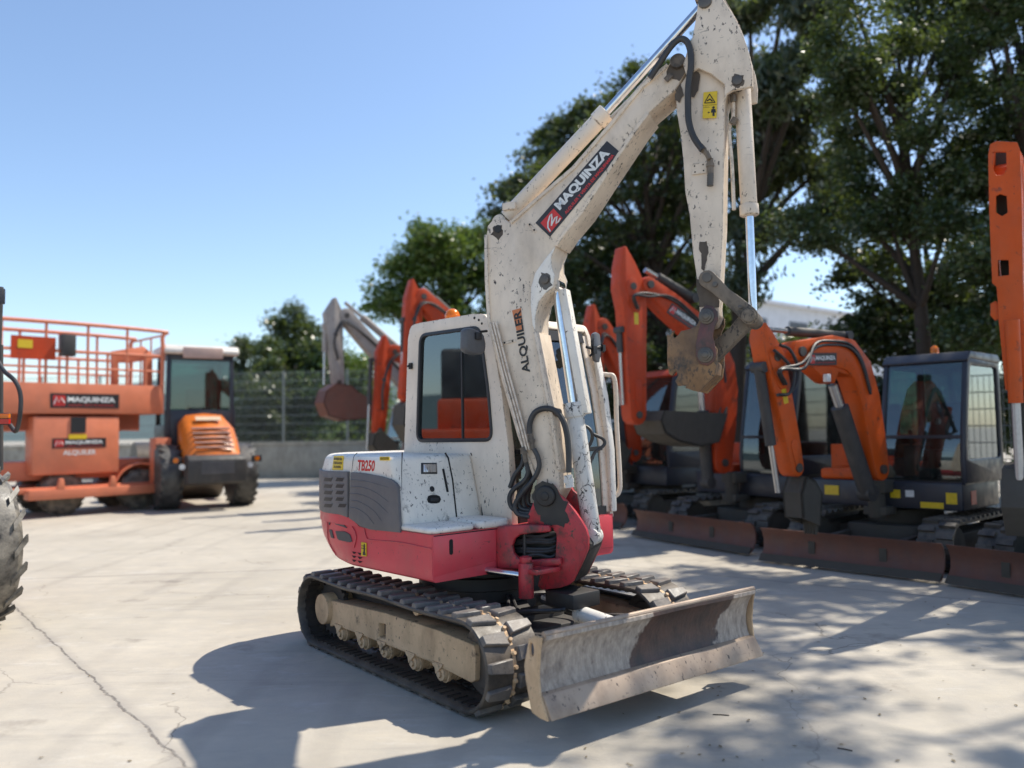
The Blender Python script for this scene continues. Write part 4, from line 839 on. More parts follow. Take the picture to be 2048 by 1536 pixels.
# valve block on the arm
D, _ = ydecal([(1384,350),(1385,328),(1414,325),(1413,346)], -.105, BEIGE2, 'valve_bracket', ARM, .008)
mb = MB(); q = [onY(*p, -.14) for p in ((1420,318),(1421,348),(1420,372))]; mb.cyl(q[0], q[1], .022, n=6); mb.cyl(q[0]+V((0,0,-.03)), q[0]+V((0,0,-.05)), .028, n=6); up(mb, 'valve_body', DIRTY, D)
mb = MB(); mb.cyl(q[1], q[2], .019, n=16); [mb.cyl(q[1].lerp(q[2], t), q[1].lerp(q[2], t+.06), .0215, n=16) for t in (.1, .3, .5, .7, .9)]; up(mb, 'valve_cap', STEEL, D)
q = onY(1392, 340, -.11); mb = MB()
for px, py in ((1389,332),(1390,344),(1407,341),(1406,329)): q = onY(px, py, -.115); mb.cyl(q, q+V((0, .012, 0)), .005, n=8)
up(mb, 'bolt', HOLE, D)
# bucket cylinder
b0, b1, b2 = FR.P(1478, 161, 1, 0), FR.P(1499, 432, 1, 0), FR.P(1506, 622, 1, 0)
b0 = FR.P(1484, 168, 1, 0); dd = (b1-b0).normalized()
mb = MB(); mb.cyl(b0+dd*.04, b1, .052, n=28); mb.lathe(b1-dd*.075, dd, [(0, .05), (.002, .060), (.07, .060), (.072, .045)], 28); mb.cyl(b0+V((0, -.05, 0)), b0+V((0, .05, 0)), .05); KCY = up(mb, 'bucket_cylinder', BEIGE2, bevel=.002)
mb = MB(); mb.cyl(b1, b2, .027, n=24); up(mb, 'piston_rod', CHROME, KCY)
pipe('cylinder_pipe', [(1466,192),(1467,215),(1466,235),(1460,250),(1459,275),(1464,330),(1468,420)], .012, -.05, BEIGE2, KCY)
mb = MB(); q = [FR.P(x, y, 1, -.06) for x, y in ((1466,190),(1467,204),(1471,236))]; mb.cyl(q[0], q[1], .018, n=6); mb.cyl(FR.P(1464,248,1,-.06), q[2], .02, n=10); up(mb, 'pipe_fitting', DIRTY, KCY)
# linkage
def bar(pts, y0, y1, name, mat, parent=EX, **k):
    P_ = Ux([(a, b) for a, b, w_ in pts], (y0+y1)/2); mb = MB(); mb.prism(limb([(p[0], p[1], pts[i][2]) for i, p in enumerate(P_)]), 1, y0, y1); return up(mb, name, mat, parent, bevel=.006, **k)
for y in (-.16, .125):
    LK = bar([(1415,558,.11),(1432,572,.095),(1448,588,.085),(1478,612,.095),(1498,630,.105)], y, y+.035, 'guide_link', DIRTY)
    if y < 0:
        for px, py, r_i in ((1414,555,.030),(1430,569,.016),(1480,614,.012)):
            q = onY(px, py, y); mb = MB(); mb.lathe((q.x, y-.012, q.z), (0, 1, 0), [(0, r_i*.5), (.001, r_i), (.006, r_i*1.05), (.013, r_i*1.05)], 22); up(mb, 'pin_head', STEEL, LK)
        q = onY(1500, 633, y); mb = MB(); mb.lathe((q.x, y-.05, q.z), (0, 1, 0), [(0, .02), (.002, .038), (.02, .04), (.022, .05), (.05, .05), (.34, .05), (.38, .035)], 28); up(mb, 'pin_boss', DIRTY, LK)
LB = bar([(1500,636,.10),(1470,668,.085),(1430,706,.10)], -.065, .065, 'bucket_link', DIRTY)
mb = MB(); q = FR.P(1515, 633, 1, .0); mb.cyl(FR.P(1506,632,1,.12), FR.P(1506,632,1,.19), .03, n=8); up(mb, 'link_nut', STEEL, LB)
# quick coupler
co = [(1413,612),(1425,615),(1434,625),(1435,640),(1428,655),(1424,672),(1426,688),(1434,698),(1434,722),(1430,751),(1398,784),(1385,781),(1376,777),(1370,776),(1372,770),(1366,771),(1356,772),(1350,762),(1356,752),(1352,742),(1344,752),(1338,748),(1334,725),(1334,690),(1334,668),(1338,672),(1344,665),(1348,660),(1345,672),(1349,676),(1356,670),(1362,662),(1380,658),(1394,650),(1400,636),(1402,620)]
for y in (-.165, .13):
    mb = MB(); mb.prism(Ux(co, -.165), 1, y, y+.035); o = up(mb, 'coupler_side_plate', COUP, bevel=.004) if y > 0 else up(mb, 'quick_coupler', COUP, bevel=.004)
    if y < 0: QC = o
    else: o.parent = QC
mb = MB(); mb.prism(Ux([(1340,690),(1360,675),(1400,690),(1430,725),(1428,748),(1397,780),(1378,772),(1365,740),(1345,735)], -.165), 1, -.13, .13); up(mb, 'coupler_body', COUP, QC, bevel=.006)
ear = Ux([(1402,620),(1413,610),(1426,613),(1436,624),(1437,640),(1430,655),(1426,672),(1430,690),(1433,706),(1430,722),(1416,732),(1400,728),(1392,712),(1392,690),(1398,660),(1402,645)], -.165)
mb = MB(); mb.prism(ear, 1, -.178, -.165); up(mb, 'coupler_ear', CEAR, QC, bevel=.004)
for (px, py), nm in (((1413,633), 'upper_coupler_pin'), ((1411,710), 'lower_coupler_pin')):
    q = onY(px, py, -.178); mb = MB(); mb.lathe((q.x, -.215, q.z), (0, 1, 0), [(0, .015), (.002, .022), (.012, .024)], 18); mb.cyl((q.x, -.208, q.z), (q.x, -.185, q.z), .038, n=6); mb.lathe((q.x, -.188, q.z), (0, 1, 0), [(0, .048), (.01, .05), (.37, .05), (.39, .045)], 26); up(mb, nm, STEEL, QC, bevel=.002)
# ================================================================== GROUND
def concrete():
    m, t, b = nodes('concrete_yard')
    c = mix(t, ramp(t, noise(t, .55, 5, .6), .3, .7), (.385, .345, .28), (.52, .47, .385))
    c = mix(t, ramp(t, noise(t, 3.5, 8, .68, (1, 1.6, 1)), .35, .75, 0, .55), c, (.33, .31, .285))
    c = mix(t, ramp(t, noise(t, 1.3, 9, .75, (1, 2.2, 1), (4, 2, 0)), .56, .70, 0, .6), c, (.56, .535, .49))
    c = mix(t, ramp(t, noise(t, 38, 4, .7), .66, .74, 0, .5), c, (.20, .18, .16))
    c = mix(t, ramp(t, noise(t, .9, 6, .7, None, (7, 1, 3)), .64, .76, 0, .5), c, (.27, .25, .24))
    c = mix(t, ramp(t, noise(t, 1.7, 5, .6, (1, 1, 1), (9, 9, 1)), .62, .76, 0, .75), c, (.20, .175, .15))
    c = mix(t, ramp(t, noise(t, 2.4, 7, .7, (.25, 2.2, 1), (1, 5, 1)), .56, .68, 0, .26), c, (.23, .215, .195))
    c = mix(t, ramp(t, noise(t, 75, 2, .6), .74, .78, 0, .7), c, (.10, .085, .07))
    tc2 = N(t, 'ShaderNodeTexCoord'); vo = N(t, 'ShaderNodeTexVoronoi', feature='DISTANCE_TO_EDGE'); vo.inputs['Scale'].default_value = .42
    nz = N(t, 'ShaderNodeTexNoise'); nz.inputs['Scale'].default_value = 2.2; nz.inputs['Detail'].default_value = 8; t.links.new(tc2.outputs['Object'], nz.inputs[0])
    ad = N(t, 'ShaderNodeVectorMath', operation='MULTIPLY_ADD'); ad.inputs[1].default_value = (.5, .5, .5); t.links.new(nz.outputs[1], ad.inputs[0]); t.links.new(tc2.outputs['Object'], ad.inputs[2]); t.links.new(ad.outputs[0], vo.inputs[0])
    hair = mth(t, 'MULTIPLY', ramp(t, vo.outputs[0], .001, .004, .55, 0), ramp(t, noise(t, .8, 3, .6, None, (3, 3, 3)), .45, .6, 0, 1)); c = mix(t, hair, c, (.12, .105, .09))
    wv = N(t, 'ShaderNodeTexWave'); wv.inputs['Scale'].default_value = .45; wv.inputs['Distortion'].default_value = 1.6; wv.inputs['Detail'].default_value = 4; wv.inputs['Detail Scale'].default_value = .6; t.links.new(tc2.outputs['Object'], wv.inputs[0])
    c = mix(t, mth(t, 'MULTIPLY', ramp(t, wv.outputs[1], .80, .98, 0, .16), ramp(t, noise(t, .5, 3, .6, None, (8, 3, 3)), .4, .6, 0, 1)), c, (.17, .155, .14))
    tc = N(t, 'ShaderNodeTexCoord'); sp = N(t, 'ShaderNodeSeparateXYZ'); t.links.new(tc.outputs['Object'], sp.inputs[0])
    wob = mth(t, 'MULTIPLY', mth(t, 'SUBTRACT', noise(t, 3.2, 8, .7), .5), .11)
    def joint(p, q, w, col, k):
        nonlocal c
        d = V((q[0]-p[0], q[1]-p[1])).normalized(); n = (-d.y, d.x)
        e = mth(t, 'ADD', mth(t, 'MULTIPLY', sp.outputs[0], n[0]), mth(t, 'MULTIPLY', sp.outputs[1], n[1]))
        e = mth(t, 'ADD', mth(t, 'SUBTRACT', e, n[0]*p[0]+n[1]*p[1]), wob if k else 0.)
        a = mth(t, 'ABSOLUTE', e)
        f = ramp(t, a, w*.25, w, 1, 0); brk = ramp(t, noise(t, 9, 6, .8, None, (k, 0, 0)), .38, .55, .15, 1)
        c = mix(t, mth(t, 'MULTIPLY', f, brk), c, col)
        g = ramp(t, a, w, w*6, .35, 0); c = mix(t, g, c, (.25, .23, .21)); return f
    f1 = joint((-3.82, 6.82), (-1.68, 4.24), .013, (.11, .095, .08), 1)
    joint((2.6, 9.1), (3.35, 8.55), .008, (.14, .13, .12), 0)
    joint((-6, 9.7), (-1.5, 10.3), .012, (.20, .18, .16), 2)
    t.links.new(c, b.inputs['Base Color']); b.inputs['Roughness'].default_value = .85; b.inputs['Specular IOR Level'].default_value = .25
    bump(t, b, mth(t, 'ADD', noise(t, 22, 9, .75), mth(t, 'MULTIPLY', f1, -1.2)), .35, .012); return m
CONC = concrete()
g = MB(); g.add([(-400, -200, 0), (400, -200, 0), (400, 600, 0), (-400, 600, 0)], [(0, 1, 2, 3)]); gr = g.build('ground', CONC, rz=False); gr['kind'] = 'structure'
# ================================================================== THE ROW OF MACHINES BEHIND
FR, MCUR = L, Matrix.Identity(4)
ORG = paint('orange_machine_paint', (.62, .088, .008), .42, spec=.3, edge=.8, grime=.10, chips=.3, dirt=.35, dirtcol=(.35, .10, .04))
ORR = paint('reddish_orange_paint', (.52, .055, .012), .44, spec=.3, edge=.8, grime=.12, chips=.3, dirt=.4, dirtcol=(.28, .07, .04))
ORP = paint('sun_faded_orange_paint', (.66, .20, .10), .45, chips=.2, dirt=.3, dirtcol=(.45, .17, .11))
NAVY = paint('dark_blue_grey_paint', (.028, .032, .045), .35, dirt=.3, dirtcol=(.07, .065, .06))
RUSTB = paint('rusty_brown_steel', (.15, .065, .045), .6, chips=.5, dirt=.7, dirtcol=(.085, .06, .055))
SOIL = paint('mud_covered_steel', (.075, .066, .052), .8, chips=.3, dirt=.6, dirtcol=(.07, .06, .05))
GREYB = paint('weathered_grey_paint', (.36, .32, .29), .5, chips=.7, dirt=.5, dirtcol=(.2, .16, .13))
BLUE = plain('blue_part', (.03, .09, .32), .4)
def pxw(F, pts, y=0):
    # (px, py, width in pixels) -> (x, z, width in metres) on the plane y of frame F
    o = []
    for a, b, w_ in pts:
        q = F.P(a, b, 1, y); Wd = F.M @ q + F.o; dep = (Wd-CAM).dot(FWD); o.append((q.x, q.z, w_*dep/FPX))
    return o
def lmat(root_o, root_yaw, F):
    # matrix taking coordinates of frame F to the root object's local space
    R0 = Matrix.Translation(V(root_o)) @ Matrix.Rotation(rad(root_yaw), 4, 'Z'); R1 = Matrix.Translation(F.o) @ Matrix.Rotation(F.yaw, 4, 'Z'); return R0.inverted() @ R1
def machine_logo(root, M, O, Ux_, Vy_, n, th=.004):
    mb = MB(); quadplate(mb, O, Ux_, Vy_, n, th); d = mb.build('company_decal', DBLK, root, M=M)
    O, Ux_, Vy_, n = V(O), V(Ux_), V(Vy_), V(n); O2 = O+n*(th+.003)
    mb = MB(); quadplate(mb, O2+Ux_*.04+Vy_*.15, Ux_*.17, Vy_*.7, n, .001); mb.build('emblem_field', DRED, d, M=M)
    mb = MB(); P_ = [O2+n*.003+Ux_*(.05+.15*u)+Vy_*(.2+.6*v) for u, v in ((0, .1), (.25, .9), (.45, .35), (.65, .8), (1, .3))]; mb.tube(P_, Vy_.length*.04, 5); mb.build('emblem', WHT, d, M=M)
    decal_text('MAQUINZA', O2+Ux_*.24+Vy_*.36, Ux_*.70, Vy_*.42, WHT, d, bold=.05, M=M)
    decal_text('ALQUILER Y VENTA DE MAQUINARIA', O2+Ux_*.25+Vy_*.14, Ux_*.68, Vy_*.12, DRED, d, bold=.02, M=M)
    return d
def simple_track(root, y0, y1, Lx, R_, mat, k=34):
    mb = MB(); per = 2*Lx+2*pi*R_; n = 96; vs = []
    def pt(s, h):
        s %= per
        if s < Lx: return (-Lx/2+s, R_+R_+h+.04)
        s -= Lx
        if s < pi*R_: a = pi/2-s/R_; return (Lx/2+(R_+h)*cos(a), R_+.04+(R_+h)*sin(a))
        s -= pi*R_
        if s < Lx: return (Lx/2-s, .04-h)
        s -= Lx; a = -pi/2-s/R_; return (-Lx/2+(R_+h)*cos(a), R_+.04+(R_+h)*sin(a))
    for i in range(n):
        for h in (-.025, 0):
            x, z = pt(per*i/n, h)
            for y in (y0, y1): vs.append((x, y, z))
    fs = []
    for i in range(n):
        a, b = i*4, ((i+1) % n)*4; fs += [(a, a+1, b+1, b), (a+2, b+2, b+3, a+3), (a, b, b+2, a+2), (a+1, a+3, b+3, b+1)]
    mb.add(vs, fs)
    for i in range(k):
        for sd in (0, 1):
            s = per*(i+.5*sd)/k; ya, yb = (y0, (y0+y1)/2-.015) if sd == 0 else ((y0+y1)/2+.015, y1); q = [pt(s-.035, -.01), pt(s+.035, -.01), pt(s+.028, .035), pt(s-.028, .035)]
            mb.add([(a, y, b) for y in (ya, yb) for a, b in q], [(0,1,2,3),(7,6,5,4),(0,4,5,1),(1,5,6,2),(2,6,7,3),(3,7,4,0)])
    o = mb.build('rubber_track', mat, root)
    f = MB(); ym = (y0+y1)/2; f.prism(rpoly([(-Lx/2+.1, .16), (Lx/2-.1, .16), (Lx/2-.05, .42), (-Lx/2+.05, .42)], .05), 1, ym-.14, ym+.14); f.build('track_frame', SOIL, root, bevel=.01)
    for x in (-Lx/2, Lx/2):
        f = MB(); f.lathe((x, ym-.16, R_+.04), (0, 1, 0), [(0, .06), (.01, R_*.8), (.05, R_*.86), (.27, R_*.86), (.31, R_*.8), (.32, .06)], 24); f.build('sprocket' if x < 0 else 'idler_wheel', SOIL, root)
def digger(label, o, yaw, F=None, body=ORG, cabm=NAVY, boomm=ORG, roofm=None, boom=(), arm=(), cyl=(), bucket=None, bw=.24, logo=None, blade_y=1.0, name='mini_excavator', blademat_=RUSTB, cabz=2.5, lower=NAVY, upyaw=0, track=True, bx_=1.62):
    R0 = thing(name, label, 'excavator', (o[0], o[1], 0), yaw, 'orange excavators parked in a row') if body is not GREYB else thing(name, label, 'excavator', (o[0], o[1], 0), yaw)
    MU_ = Matrix.Rotation(rad(upyaw), 4, 'Z')
    if track:
        for a, b in ((-.98, -.60), (.60, .98)): simple_track(R0, a, b, 1.75, .26, rubber_bg)
    mb = MB(); mb.prism(rrect(-.6, .7, -.45, .45, .1), 2, .2, .45); mb.cyl((0, 0, .45), (0, 0, .62), .45, n=32); mb.bx(-.5, .5, -.62, .62, .24, .40); mb.build('undercarriage_body', SOIL, R0, bevel=.01)
    # blade
    pf = [(bx_+.06, .42), (bx_+.01, .36), (bx_-.02, .27), (bx_-.01, .17), (bx_+.04, .09), (bx_+.10, .035)]; pb = [(x-.03, z) for x, z in pf]
    mb = MB(); mb.prism(pf+pb[::-1], 1, -blade_y, blade_y); B_ = mb.build('dozer_blade', blademat_, R0, bevel=.004)
    mb = MB(); mb.prism([(bx_+.035, .10), (bx_+.06, .11), (bx_+.12, .03), (bx_+.095, .03)], 1, -blade_y+.005, blade_y-.005); mb.build('cutting_edge', SOIL, B_)
    for s_ in (-1, 1): mb = MB(); mb.prism([(.6, .22), (.6, .36), (1.2, .34), (bx_, .30), (bx_, .14)], 1, s_*.42-.04, s_*.42+.04); mb.build('blade_arm', SOIL, R0)
    # upper body
    pl = [(.62, -.92), (.62, .92)]+[( -.35-.95*abs(cos(a))**.8, .92*sin(a)) for a in [pi/2-pi*i/24 for i in range(25)]]
    mb = MB(); mb.prism(pl, 2, .66, .98); mb.build('lower_body', lower, R0, bevel=.02, M=MU_)
    pl2 = [(.15, -.88), (.15, .02), (-.72, .02), (-.72, .88)]+[( -.35-.92*abs(cos(a))**.8, .89*sin(a)) for a in [pi/2-.15-(pi-.15)*i/22 for i in range(23)]]
    mb = MB(); mb.prism(pl2, 2, .98, 1.42); EC = mb.build('engine_cover', body, R0, bevel=.05, seg=3, M=MU_)
    for zz in (1.10, 1.16, 1.22): mb = MB(); mb.bx(-.35, -.05, -.90, -.885, zz, zz+.03); mb.build('cover_louvre', BLACK, EC, M=MU_)
    mb = MB(); mb.bx(.15, .62, -.80, -.15, .98, 1.12); mb.build('tool_box', body, R0, bevel=.04, seg=3, M=MU_)
    mb = MB(); mb.cyl((.78, 0, .55), (.78, 0, 1.0), .10); mb.bx(.55, .85, -.14, .14, .85, 1.0); mb.bx(.55, .85, -.14, .14, .58, .68); mb.build('swing_post', SOIL, R0, bevel=.01, M=MU_)
    # cab
    z1 = cabz; prof = [(-.70, .98), (-.68, z1-.06), (-.62, z1), (.30, z1), (.40, z1-.08), (.56, 1.6), (.60, 1.25), (.58, .98)]
    inn = rpoly([(-.60, 1.25), (-.58, z1-.14), (.30, z1-.14), (.47, 1.6), (.49, 1.25)], .07, 3)
    mb = MB(); mb.prism(prof, 1, -.02, .04, holes=[inn]); CB = mb.build('cab', cabm, R0, bevel=.015, M=MU_)
    mb = MB(); mb.prism(prof, 1, .90, .96, holes=[inn]); mb.build('cab_door', cabm, CB, bevel=.015, M=MU_)
    for y in (.005, .93): mb = MB(); mb.prism(inset_poly(inn, -.005), 1, y, y+.006); mb.build('side_window', GLSB, CB, M=MU_)
    mb = MB(); mb.prism([(-.70, z1-.05), (-.62, z1+.03), (.32, z1+.03), (.44, z1-.08), (.40, z1-.11), (.3, z1-.06), (-.66, z1-.09)], 1, -.03, .97); mb.build('cab_roof', roofm or cabm, CB, bevel=.02, seg=3, M=MU_)
    mb = MB(); mb.bx(-.70, -.66, .0, .94, .98, 1.5); mb.bx(-.70, .57, 0, .94, .96, 1.0); mb.bx(-.68, -.63, 0, .06, 1.5, z1-.06); mb.bx(-.68, -.63, .88, .94, 1.5, z1-.06); mb.build('rear_frame', cabm, CB, M=MU_)
    mb = MB(); mb.bx(-.67, -.665, .06, .88, 1.5, z1-.06); mb.build('rear_window', GLSB, CB, M=MU_)
    mb = MB(); vs = [(x, y, z) for x, z in ((.585, 1.0), (.59, 1.25), (.55, 1.6), (.39, z1-.09)) for y in (.05, .90)]; mb.add(vs, [(2*i, 2*i+1, 2*i+3, 2*i+2) for i in range(3)]); mb.build('windshield', GLSB, CB, M=MU_)
    mb = MB(); mb.bx(.545, .585, .03, .92, 1.50, 1.54); mb.build('windshield_bar', cabm, CB, M=MU_)
    mb = MB(); mb.box((-.18, .47, 1.28), (.45, .5, .14)); mb.prism(rpoly([(-.40, 1.3), (-.30, 1.3), (-.42, 1.95), (-.52, 1.95)], .04), 1, .22, .72); mb.build('operator_seat', BLACK, CB, bevel=.03, M=MU_)
    mb = MB(); mb.tube([(.25, .47, 1.0), (.28, .47, 1.35)], .05); mb.tube([(.15, .18, 1.4), (.16, .18, 1.6)], .02); mb.tube([(.15, .76, 1.4), (.16, .76, 1.6)], .02); mb.bx(-.3, .2, .1, .24, 1.0, 1.4); mb.bx(-.3, .2, .7, .84, 1.0, 1.4); mb.build('control_console', DKGREY, CB, bevel=.01, M=MU_)
    mb = MB(); mb.lathe((.0, .45, z1+.03), (0, 0, 1), [(0, .06), (.02, .06), (.03, .05), (.09, .045), (.12, .02)], 18); mb.build('beacon', AMBER, CB, M=MU_)
    # boom and arm, drawn in the boom's own plane
    if F:
        M = lmat(o if len(o) == 3 else (*o, 0), yaw, F)
        bp = pxw(F, boom); mb = MB(); mb.prism(limb(bp), 1, -bw/2, bw/2); BO = mb.build('boom', boomm, R0, bevel=.02, M=M)
        for x, z, w_ in (bp[0], bp[-1]): mb = MB(); mb.cyl((x, -bw/2-.03, z), (x, bw/2+.03, z), .055, n=18); mb.build('boom_pin', STEEL, BO, M=M)
        if arm:
            ap = pxw(F, arm); mb = MB(); mb.prism(limb(ap), 1, -bw*.42, bw*.42); AR_ = mb.build('arm', boomm, R0, bevel=.02, M=M)
        if arm:
            S = bw*.42
            for x, z, w_ in (ap[2], ap[-1]): mb = MB(); mb.cyl((x, -S-.02, z), (x, S+.02, z), .05, n=16); mb.build('arm_pin', STEEL, AR_, M=M)
            for w0, k0 in ((.30, 2), (.16, -2)):
                A1, A2 = V(ap[k0][:2]), V(ap[k0+1][:2]); mb = MB(); mb.prism(limb([(A1.x, A1.y, w0*.8), (*(A1.lerp(A2, .9)), w0*.55)]), 1, S, S+.010); mb.build('doubling_plate', boomm, AR_, bevel=.003, M=M)
            A1, A2 = V(ap[3][:2]), V(ap[4][:2]); t_1 = (A2-A1).normalized(); n_1 = V((-t_1.y, t_1.x)); A1 = A1+t_1*.05
            mb = MB(); mb.prism([tuple(A1-n_1*.035), tuple(A1+n_1*.035), tuple(A1+n_1*.035+t_1*.16), tuple(A1-n_1*.035+t_1*.16)], 1, S, S+.004); mb.build('warning_decal', YEL, AR_, M=M)
            for k0, oy in enumerate((.02, .05)):
                pth = [(bp[i][0]+bp[i][2]*.12, bp[i][1]+bp[i][2]*.40-.05) for i in range(len(bp)-1, 1, -1)]; mb = MB(); mb.tube(spline([(ap[3][0], S+oy, ap[3][1]), (ap[2][0]+.06, S+.06+oy, ap[2][1]-.15), (bp[-1][0]+.1, S+.08+oy, bp[-1][1]-.14-.05*k0)]+[(x, bw/2+.02, z-.03+.04*k0) for x, z in pth[1:]], 5), .017, 7); mb.build('boom_hose', HOSE, BO, M=M)
        for nm, a, b, wd, rod in cyl:
            p = pxw(F, [(*a, wd), (*b, wd)]); P0, P1 = V((p[0][0], 0, p[0][1])), V((p[1][0], 0, p[1][1])); Pm = P0.lerp(P1, rod)
            mb = MB(); mb.cyl(P0, Pm, p[0][2]/2, n=18); mb.cyl(P0-V((0, .08, 0)), P0+V((0, .08, 0)), p[0][2]*.5); CY_ = mb.build(nm, DKGREY if boomm is not GREYB else GREYB, R0, M=M)
            mb = MB(); mb.cyl(Pm, P1, p[0][2]*.27, n=14); mb.build('piston_rod', plain('grey_rod', (.5, .5, .5), .25, .8), CY_, M=M)
        if bucket:
            bk = F.XZ(bucket[0], 0); wd = bucket[1]; mb = MB()
            ins = inset_poly(bk, .03)
            mb.prism(bk, 1, -wd/2, -wd/2+.025); mb.prism(bk, 1, wd/2-.025, wd/2)
            n = len(bk)
            for i in range(n-1):
                a, b, c_, d_ = bk[i], bk[i+1], ins[i+1], ins[i]; mb.add([(a[0], -wd/2, a[1]), (b[0], -wd/2, b[1]), (c_[0], -wd/2, c_[1]), (d_[0], -wd/2, d_[1]), (a[0], wd/2, a[1]), (b[0], wd/2, b[1]), (c_[0], wd/2, c_[1]), (d_[0], wd/2, d_[1])], [(0,1,2,3),(7,6,5,4),(0,4,5,1),(1,5,6,2),(2,6,7,3),(3,7,4,0)])
            BU = mb.build('bucket', bucket[2], R0, M=M)
            for i in range(5):
                y = -wd/2+.06+(wd-.12)*i/4; a = bk[0]; b = bk[1]; d = (V(a)-V(b)).normalized(); mb = MB(); mb.cyl((a[0]-d.x*.03, y, a[1]-d.y*.03), (a[0]+d.x*.10, y, a[1]+d.y*.10), .032, .012, 6); mb.build('bucket_tooth', SOIL, BU, M=M)
        for lg in (logo or ()):
            a, b, d = [F.P(*c, 1, lg[3]) for c in lg[:3]]; machine_logo(BO, M, a, b-a, d-a, V((0, -1 if lg[3] < 0 else 1, 0)))
    return R0
rubber_bg = rubber('dusty_track_rubber', .8, (.17, .15, .12))
def pt(px, depth): return ((px-1024)/FPX*depth, depth)
# black cabbed excavator with gooseneck boom
F2 = Frame((*pt(1747, 9.8), 0), 212)
M2 = digger('orange excavator with a black cab and a gooseneck boom bearing a company decal', (5.0, 10.55), 222, F2, body=ORG, blade_y=1.06,
    boom=[(1747,938,46),(1738,880,56),(1725,800,60),(1708,742,66),(1685,712,68),(1650,703,62),(1615,706,56),(1585,705,44)],
    arm=[(1518,652,10),(1522,672,34),(1538,715,56),(1550,770,52),(1562,830,46),(1574,890,42),(1582,935,36)],
    cyl=[('boom_cylinder', (1735,985), (1665,770), 34, .8), ('arm_cylinder', (1690,672), (1526,658), 18, .72), ('bucket_cylinder', (1518,735), (1556,985), 22, .62)],
    bucket=([(1622,1050),(1626,985),(1612,960),(1594,952),(1584,985),(1588,1035)], .26, SOIL), logo=[((1617,731),(1673,730),(1617,706), .125)], bw=.24)
mb = MB(); Mq = lmat((5.0, 10.55, 0), 222, F2); P_ = [F2.P(x, y, 1, -.02) for x, y in ((1600,730),(1640,765),(1652,768),(1660,745),(1700,760),(1690,730))]; mb.prism([(q.x, q.z) for q in P_], 1, -.10, .10); mb.build('boom_cylinder_lug', ORG, M2, bevel=.01, M=Mq)
for pts in ([(1560,690),(1580,700),(1596,735),(1592,770),(1575,790)], [(1548,700),(1570,720),(1588,745),(1580,785),(1555,790)]):
    mb = MB(); mb.tube(spline([F2.P(*p, 1, .15) for p in pts]), .018); mb.build('arm_hose', HOSE, M2, M=Mq)
q = F2.P(1654, 756, 1, .13); mb = MB(); mb.box((q.x, .13, q.z), (.07, .06, .09)); mb.build('boom_light', WHT, M2, bevel=.01, M=Mq)
for px, y0, z0, w_, h_, m_ in ((0, .10, .78, .12, .10, YEL), (0, .28, .80, .10, .08, WHT), (0, .45, .66+.02, .26, .07, YEL), (0, .74, .74, .12, .13, YEL)):
    mb = MB(); mb.bx(.621, .625, y0, y0+w_, z0, z0+h_); D = mb.build('safety_decal', m_, M2)
mb = MB(); mb.bx(.2, .36, .921, .925, .72, .88); mb.build('company_emblem_decal', DRED, M2)
mb = MB(); P_ = [(.62, -.72, .93), (.62, -.50, .93), (.60, -.50, 1.06), (.60, -.72, 1.06)]; mb.bx(.60, .63, -.74, -.55, .78, .90); mb.build('safety_decal', YEL, M2)
# dark cabbed excavator with tall arm and bucket, behind blade no. 2
F1 = Frame((*pt(1440, 11.9), 0), 210)
M1 = digger('orange excavator with tall upright arm and a curled dark bucket, third blade from the right', (3.9, 12.55), 210.5, F1, body=ORR, boomm=ORR, blade_y=1.2,
    boom=[(1436,925,44),(1440,850,56),(1442,780,60),(1436,735,60),(1420,695,56),(1385,655,54),(1335,612,50),(1288,572,34)],
    arm=[(1242,500,10),(1247,530,38),(1256,575,66),(1262,620,58),(1264,700,50),(1266,770,46),(1268,830,40)],
    cyl=[('boom_cylinder', (1416,965), (1400,760), 24, .7), ('bucket_cylinder', (1238,660), (1246,810), 13, .3), ('arm_cylinder', (1385,597), (1290,540), 20, .75)],
    bucket=([(1425,828),(1408,884),(1372,893),(1330,884),(1302,868),(1292,842),(1300,822)], .62, SOIL), logo=[((1333,625),(1388,662),(1344,606), .135)], bw=.26, cabz=2.62)
# orange roofed one, almost hidden
F0 = Frame((*pt(1262, 14.6), 0), 212)
M0 = digger('red-orange excavator with an orange cab roof, half hidden behind the white excavator\'s cab door', (2.7, 15.4), 212, F0, body=ORR, cabm=NAVY, roofm=ORR, boomm=ORR, blade_y=1.0,
    boom=[(1262,905,36),(1258,820,42),(1248,750,46),(1225,700,44),(1200,655,36)], arm=[(1182,614,8),(1185,650,34),(1190,720,30),(1196,800,26),(1200,860,24)],
    cyl=[('boom_cylinder', (1248,930), (1236,760), 18, .7), ('bucket_cylinder', (1176,680), (1188,850), 12, .5)], bucket=([(1245,905),(1230,940),(1205,935),(1192,900),(1198,868),(1212,862)], .5, SOIL), cabz=2.68)
